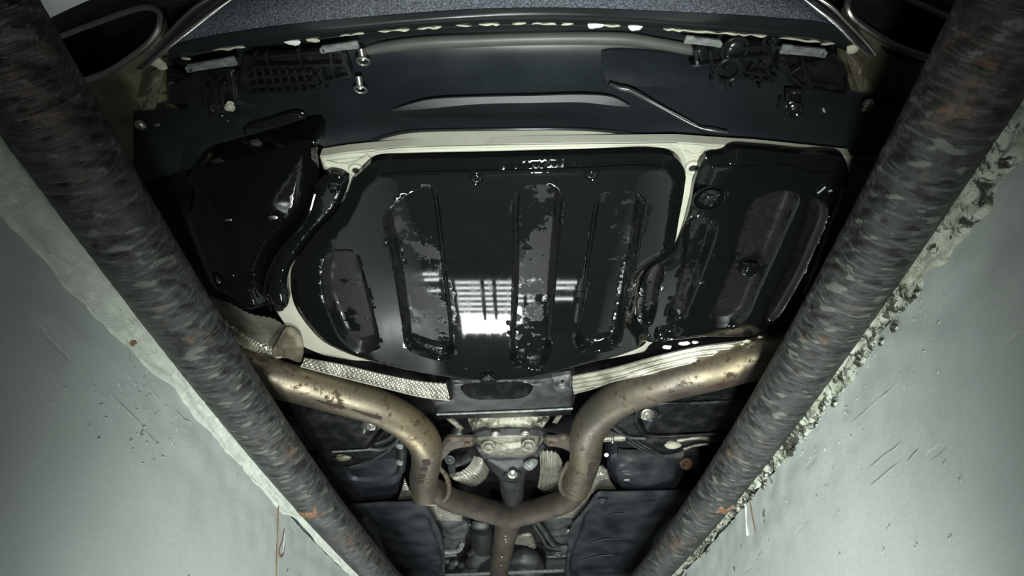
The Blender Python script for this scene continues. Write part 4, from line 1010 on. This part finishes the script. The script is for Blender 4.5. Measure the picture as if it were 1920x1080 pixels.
# ---------------------------------------------------------------- differential
df = panel('differential_case', [(877, 798), (884, 786), (912, 785), (1008, 783), (1024, 785), (1031, 792), (1022, 806), (1018, 822), (1020, 832), (1008, 846), (960, 852), (914, 849), (894, 840), (886, 824), (884, 810)], .75, 'alu', car, dome=.02, thick=.12, step=.01, rim=(.02, .014), ribs=[([(914, 788), (1000, 786), (1000, 804), (914, 806)], -.012, .012), ([(900, 824), (1010, 822), (1004, 842), (910, 844)], -.014, .010)])
df['label'] = 'cast aluminium differential cover'
mb = loft('mount_bar', rows([(866, 828, .73), (886, 815, .73), (912, 807, .73), (930, 805, .73), (985, 804, .73), (1004, 806, .73), (1024, 812, .73), (1046, 824, .73)], [(868, 832, .722), (890, 822, .722), (915, 818, .722), (930, 817, .722), (985, 816, .722), (1004, 817, .722), (1022, 820, .722), (1044, 828, .722)]), 'darkalu', df, nu=50, nv=8, thick=.012)
for x, y in ((929, 813), (985, 812)): blob('highlight_dome', U(x, y, .722), .013, .010, .006, 'steelbolt', df, amp=0)  # dome bolts; their bright colour stands in for the bar's highlights
for x, y in ((916, 837), (991, 835)): bolt('case_bolt', U(x, y, .715), .012, 'alu', df, nrm=(0, -.5, -1))
for x0, x1 in ((886, 900), (1010, 1022)): tube('case_web', [U(x0, 790, .73), U((x0 + x1) / 2, 797, .726), U(x1, 788, .73)], .006, 'alu', df)
nose = panel('differential_nose', [(892, 850), (930, 854), (1000, 852), (1022, 846), (1010, 868), (996, 886), (986, 902), (940, 904), (918, 888), (905, 868)], .765, 'darkalu', car, dome=.02, thick=.12, step=.012, rim=(.02, .02))
bolt('nose_bolt', U(961, 889, .735), .0085, 'steelbolt', nose, nrm=(0, -.6, -1))
blob('bolt_seat', U(961, 889, .745), .030, .022, .012, 'darkalu', nose, amp=.1)
o = panel('bolt_tab', [(980, 876), (996, 866), (1008, 868), (1000, 882), (990, 884)], .74, 'clip', nose, thick=.004, step=.008); bolt('tab_bolt', U(996, 870, .735), .007, 'clip', nose, nrm=(0, -.5, -1))
tube('drive_shaft', [U(960, 880, .80), U(960, 905, .79), U(962, 930, .79), U(963, 950, .80)], [.05, .044, .040, .040], 'darkalu', car, seg=28)
tube('drive_shaft_boot', [U(957, 905, .77), U(957, 925, .775), U(958, 945, .78)], [.03, .022, .018], 'darkalu', car, seg=20)
# mounts beside the differential
mt_ = panel('mount_block', [(846, 822), (862, 815), (866, 826), (848, 830)], .76, 'clip', car, thick=.02, step=.01)
bolt('mount_bolt', U(843, 862, .77), .0095, 'tunnel', car, nrm=(0, -.6, -1)); bar('mount_leg', U(846, 868, .78), U(848, 882, .78), .022, .02, 'darkalu', car)
tube('mount_arm', [U(850, 866, .80), U(870, 860, .80), U(885, 850, .80)], [.02, .018, .016], 'darkalu', car)
# ribbed shields round the shaft
sh = loft('tunnel_shield', rows([(838, 890, .79), (862, 885, .79), (880, 872, .79), (890, 854, .79)], [(850, 898, .775), (875, 896, .775), (900, 880, .775), (903, 862, .775)], [(870, 906, .79), (888, 912, .79), (908, 900, .79), (918, 882, .79)]), 'shield', car, nu=100, nv=40, emb=(.016, 0, .0028), thick=.002)
sh['label'] = 'ribbed bright shield left of the drive shaft'
sh = loft('tunnel_shield', rows([(1012, 846, .79), (1028, 846, .79), (1044, 850, .79), (1054, 868, .79)], [(1013, 878, .775), (1026, 880, .775), (1042, 878, .775), (1052, 884, .775)], [(1008, 914, .79), (1020, 920, .79), (1036, 914, .79), (1048, 902, .79)]), 'shield', car, nu=90, nv=50, emb=(.014, 0, .0028), thick=.002)
sh['label'] = 'ribbed bright shield right of the drive shaft'
sh = panel('tunnel_shield', [(758, 898), (768, 922), (797, 940), (820, 944), (838, 940), (868, 960), (866, 978), (811, 976), (797, 953), (778, 937), (744, 942), (752, 922)], .745, 'shield', car, smooth=False, thick=.002, step=.0032, rim=(.004, .003), slope=lambda x, y: .0016 * math.sin(x * 520) * math.sin(y * 420))
sh['label'] = 'embossed shield under the left clamp'
sh = panel('tunnel_shield', [(1105, 897), (1112, 884), (1128, 874), (1139, 883), (1145, 904), (1159, 924), (1121, 920), (1108, 930), (1103, 944), (1080, 972), (1046, 971), (1060, 956), (1085, 938), (1100, 922)], .745, 'shield', car, smooth=False, thick=.002, step=.0032, rim=(.004, .003), slope=lambda x, y: .0016 * math.sin(x * 520) * math.sin(y * 420))
sh['label'] = 'embossed shield under the right clamp'

# ---------------------------------------------------------------- suspension arms
def arm(name, px, z, **kw): return panel(name, px, z, 'arm', car, **kw)
la = arm('control_arm', [(500, 800), (552, 790), (600, 786), (670, 778), (700, 778), (718, 792), (714, 812), (706, 826), (690, 842), (625, 847), (560, 852), (500, 860)], .72, thick=.05, step=.012, rim=(.02, .014), ribs=[([(674, 782), (706, 780), (716, 796), (706, 812), (680, 814), (668, 806)], .012, .008, 0)])
la['label'] = 'black left control arm'
bolt('arm_bolt', U(693, 797, .716), .0098, 'steelbolt', la, nrm=(0, -.55, -1)); ring('bolt_washer', U(693, 797, .724), .022, .004, 'darkalu', la)
bk = arm('arm_bracket', [(714, 786), (738, 788), (762, 804), (744, 824), (716, 840), (690, 843), (706, 828), (719, 810)], .715, thick=.03, step=.01, rim=(.01, .008), ribs=[([(736, 792), (743, 793), (743, 799), (736, 799)], .02, .003, 0)])
tube('bracket_edge', [U(700, 779, .712), U(717, 786, .71), U(721, 804, .71), U(712, 818, .71), U(705, 824, .71)], .004, 'arm', bk)
tube('bracket_edge', [U(690, 842, .71), U(714, 843, .71), U(736, 834, .71), U(750, 818, .71), U(766, 804, .71)], .005, 'tunnel', bk)
tube('bracket_edge', [U(704, 832, .71), U(728, 822, .71), U(744, 806, .71), U(756, 796, .71)], .004, 'tunnel', bk)
l2 = arm('track_rod', [(596, 862), (625, 852), (690, 847), (740, 838), (760, 836), (728, 848), (700, 862), (664, 876), (622, 882), (600, 876)], .735, thick=.03, step=.012, rim=(.012, .01))
blob('rod_bush', U(643, 858, .728), .022, .012, .010, 'bracketmetal', l2, amp=.4, seed=2)
tube('rod_edge', [U(624, 847, .728), U(690, 843, .728), U(730, 838, .728)], .003, 'clip', l2); tube('rod_edge', [U(655, 876, .73), U(690, 866, .73), U(720, 850, .73), U(732, 842, .73)], .003, 'tunnel', l2)
tube('link_rod', [U(590, 862, .76), U(620, 864, .76), U(640, 866, .76)], .01, 'tunnel', car)
tb = panel('left_chassis_box', [(600, 885), (640, 878), (700, 872), (748, 870), (756, 885), (748, 915), (738, 938), (650, 944), (625, 920)], .765, 'tray', car, dome=.012, thick=.08, step=.014, rim=(.02, .016), ribs=[([(650, 884), (740, 876), (742, 892), (660, 896)], .012, .008)])
strut = tube('strut_rod', [U(752, 820, .745), U(754, 850, .745), U(752, 880, .745)], .014, 'darkalu', car)
for y in (836, 867): bolt('strut_bolt', U(749, y, .73), .006, 'clip', strut, nrm=(0, -.6, -1))
ra = arm('control_arm', [(1206, 764), (1234, 755), (1299, 754), (1400, 748), (1470, 745), (1470, 800), (1400, 812), (1293, 816), (1222, 818), (1203, 812), (1206, 790)], .72, thick=.05, step=.012, rim=(.02, .014), ribs=[([(1200, 764), (1226, 758), (1234, 762), (1234, 786), (1222, 792), (1204, 790)], .012, .008, 0)])
ra['label'] = 'black right control arm'
bolt('arm_bolt', U(1214, 777, .716), .0098, 'steelbolt', ra, nrm=(0, -.55, -1)); ring('bolt_washer', U(1214, 777, .724), .022, .004, 'darkalu', ra)
bolt('arm_pin', U(1301, 757, .718), .008, 'lattice', ra)
tube('arm_lip', [U(1210, 764, .716), U(1240, 757, .716), U(1299, 756, .716), U(1390, 751, .716)], .004, 'arm', ra); tube('arm_lip', [U(1205, 814, .716), U(1225, 818, .716), U(1293, 816, .716), U(1380, 811, .716)], .004, 'arm', ra)
bk = arm('arm_bracket', [(1136, 787), (1160, 770), (1190, 762), (1197, 776), (1198, 795), (1206, 808), (1218, 820), (1195, 824), (1172, 817), (1150, 802)], .715, thick=.03, step=.01, rim=(.01, .008), ribs=[([(1160, 775), (1169, 775), (1170, 783), (1161, 784)], .02, .003, 0)])
tube('bracket_edge', [U(1199, 764, .71), U(1193, 780, .71), U(1197, 796, .71), U(1206, 808, .71)], .005, 'arm', bk); tube('bracket_edge', [U(1137, 790, .71), U(1160, 808, .71), U(1180, 820, .71), U(1210, 822, .71)], .004, 'tunnel', bk)
bar('link_bar', U(1128, 802, .76), U(1178, 824, .76), .03, .015, 'arm', car)
rod = tube('silver_rod', [U(1120, 823, .75), U(1140, 822, .75), U(1172, 820, .75)], .010, 'alu', car); ring('rod_collar', U(1148, 822, .75), .011, .004, 'steelbolt', rod, nrm=(1, 0, 0))
r2 = arm('track_rod', [(1174, 828), (1230, 828), (1300, 822), (1345, 816), (1400, 814), (1380, 828), (1320, 834), (1280, 850), (1240, 857), (1215, 852)], .735, thick=.03, step=.012, rim=(.012, .01))
blob('rod_bush', U(1261, 834, .728), .022, .012, .012, 'sealer', r2, amp=.25, seed=4); tube('rod_edge', [U(1282, 842, .728), U(1300, 836, .728), U(1330, 832, .728)], .004, 'alu', r2); tube('rod_edge', [U(1270, 826, .728), U(1310, 821, .728), U(1340, 824, .728)], .006, 'alu', r2)
for k in range(3): tube('rod_web', [U(1176 + k * 10, 828, .73), U(1200 + k * 10, 842, .73), U(1226 + k * 8, 854, .73)], .0028, 'tunnel', r2)
bar('link_bar', U(1158, 850, .75), U(1280, 852, .75), .022, .015, 'tunnel', car)
o = ring('rusty_bush', U(1287, 869, .755), .014, .006, 'rusty', car, nrm=(0, -.6, -1)); blob('bush_core', U(1287, 870, .757), .010, .010, .006, 'rusty', o)
panel('bush_plate', [(1276, 850), (1306, 845), (1312, 872), (1300, 885), (1280, 884)], .77, 'darkalu', car, thick=.03, step=.012)
tb = panel('right_chassis_box', [(1140, 884), (1150, 868), (1175, 861), (1215, 861), (1255, 864), (1276, 874), (1284, 898), (1276, 918), (1215, 922), (1162, 922), (1146, 908)], .755, 'tray', car, dome=.022, thick=.08, step=.012, rim=(.03, .026), ribs=[([(1164, 880), (1260, 880), (1262, 912), (1168, 914)], -.006, .01)])
blob('bright_nick', U(1177, 900, .735), .010, .006, .003, 'clip', tb, amp=.8)
bolt('plug', U(1137, 853, .74), .004, 'white', car, nrm=(0, -.6, -1))

# ---------------------------------------------------------------- front undertrays and the tunnel
o = panel('front_undertray', [(668, 950), (720, 946), (770, 945), (780, 936), (798, 950), (812, 975), (827, 1004), (833, 1040), (834, 1090), (740, 1090), (690, 1010), (640, 950)], .705, 'tray', car, smooth=False, thick=.004, step=.02, rim=(.008, .006), ribs=[([(680, 970), (790, 966), (815, 1000), (820, 1080), (750, 1085), (700, 1010)], .018, .02, 0)])
o['label'] = 'dark left undertray below the shield'
o = panel('front_undertray', [(1074, 985), (1100, 955), (1114, 934), (1122, 926), (1150, 927), (1230, 925), (1330, 924), (1262, 1000), (1190, 1090), (1060, 1090), (1064, 1040), (1066, 1004)], .705, 'tray', car, smooth=False, thick=.004, step=.02, rim=(.008, .006), ribs=[([(1120, 948), (1300, 948), (1250, 1000), (1180, 1085), (1080, 1085), (1084, 1000)], .018, .02, 0), ([(1228, 938), (1250, 936), (1252, 946), (1230, 947)], .01, .01, 0)])
o['label'] = 'dark right undertray below the chassis box'
bolt('tray_screw', U(1130, 938, .702), .010, 'tray', o, dome=True); 
for i, (x0, y0, x1, y1) in enumerate([(1090, 1050, 1150, 1040), (1110, 1016, 1160, 1010), (1140, 968, 1170, 963)]): tube('scuff_ridge', [U(x0, y0, .72), U((x0 + x1) / 2, (y0 + y1) / 2 - 2, .719), U(x1, y1, .72)], .0025, 'tray', o)
tn = panel('tunnel_roof', [(790, 955), (880, 985), (1030, 985), (1110, 950), (1090, 1090), (800, 1090)], .88, 'darkalu', car, smooth=False, thick=.02, step=.05)
sp = panel('tunnel_side', [(812, 976), (866, 976), (878, 990), (872, 1010), (866, 1032), (834, 1038), (828, 1004)], .77, 'tunnel', car, thick=.02, step=.012, dome=.01); sp['label'] = 'grey left tunnel wall'
sub(tube('bright_lip', [U(831, 1035, .755), U(848, 1034, .755), U(860, 1031, .755), U(866, 1022, .755)], .011, 'clip', sp), 'bright rounded lip'); bar('lip_plate', U(834, 1043, .76), U(856, 1041, .76), .012, .006, 'clip', sp)
for i, (x, y) in enumerate([(838, 1052), (852, 1056), (864, 1060), (846, 1062)]): blob('grimy_fitting', U(x, y, .79), .016, .02, .012, 'tunnel', sp, amp=.9, seed=i)
sp = panel('tunnel_side', [(1008, 980), (1046, 970), (1078, 974), (1070, 995), (1066, 1026), (1044, 1028), (1028, 1012)], .77, 'tunnel', car, thick=.02, step=.012, dome=.01); sp['label'] = 'grey right tunnel wall'
tube('shield_rim', [U(1008, 978, .755), U(1022, 996, .755), U(1030, 1010, .755), U(1044, 1024, .755), U(1064, 1026, .755)], .010, 'tunnel', sp); tube('shield_rim', [U(1002, 986, .76), U(1016, 1006, .76), U(1030, 1026, .76), U(1062, 1032, .76)], .006, 'tunnel', sp)
blob('bright_dent', U(1066, 997, .752), .012, .014, .005, 'steelbolt', sp, amp=.9, seed=3)
panel('tunnel_plate', [(1024, 1046), (1064, 1044), (1062, 1070), (1024, 1072)], .80, 'tunnel', car, smooth=False, thick=.02, step=.03); bolt('plate_bolt', U(1048, 1040, .79), .010, 'tunnel', car, nrm=(0, -.6, -1))
tube('grey_hose', [U(876, 1076, .80), U(886, 1056, .80), U(900, 1042, .80), U(916, 1035, .80)], [.04, .036, .032, .024], 'tunnel', car, seg=20)
tube('grey_hose', [U(884, 1038, .82), U(896, 1026, .82), U(908, 1022, .82)], [.02, .018, .012], 'tunnel', car, seg=16)
tube('dark_canister', [U(905, 985, .84), U(906, 1005, .83), U(906, 1022, .83)], [.045, .055, .05], 'darkalu', car, seg=24)
blob('canister_cap', U(902, 984, .82), .04, .03, .02, 'tunnel', car, amp=.2)
panel('heat_plate', [(962, 1020), (970, 1008), (994, 1004), (1000, 1012), (1004, 1030), (984, 1024)], .79, 'alu', car, thick=.006, step=.012)
tube('large_duct', [U(958, 1046, .83), U(985, 1044, .83), U(1000, 1054, .83), U(1006, 1080, .83)], [.03, .045, .05, .05], 'tunnel', car, seg=24)
tube('large_duct', [U(960, 1070, .81), U(990, 1066, .81), U(1010, 1070, .81)], [.03, .04, .03], 'tunnel', car, seg=20)
sub(bar('cross_strip', U(832, 1079, .74), U(1058, 1070, .74), .022, .008, 'clip', car), 'pale metal strip across the tunnel')
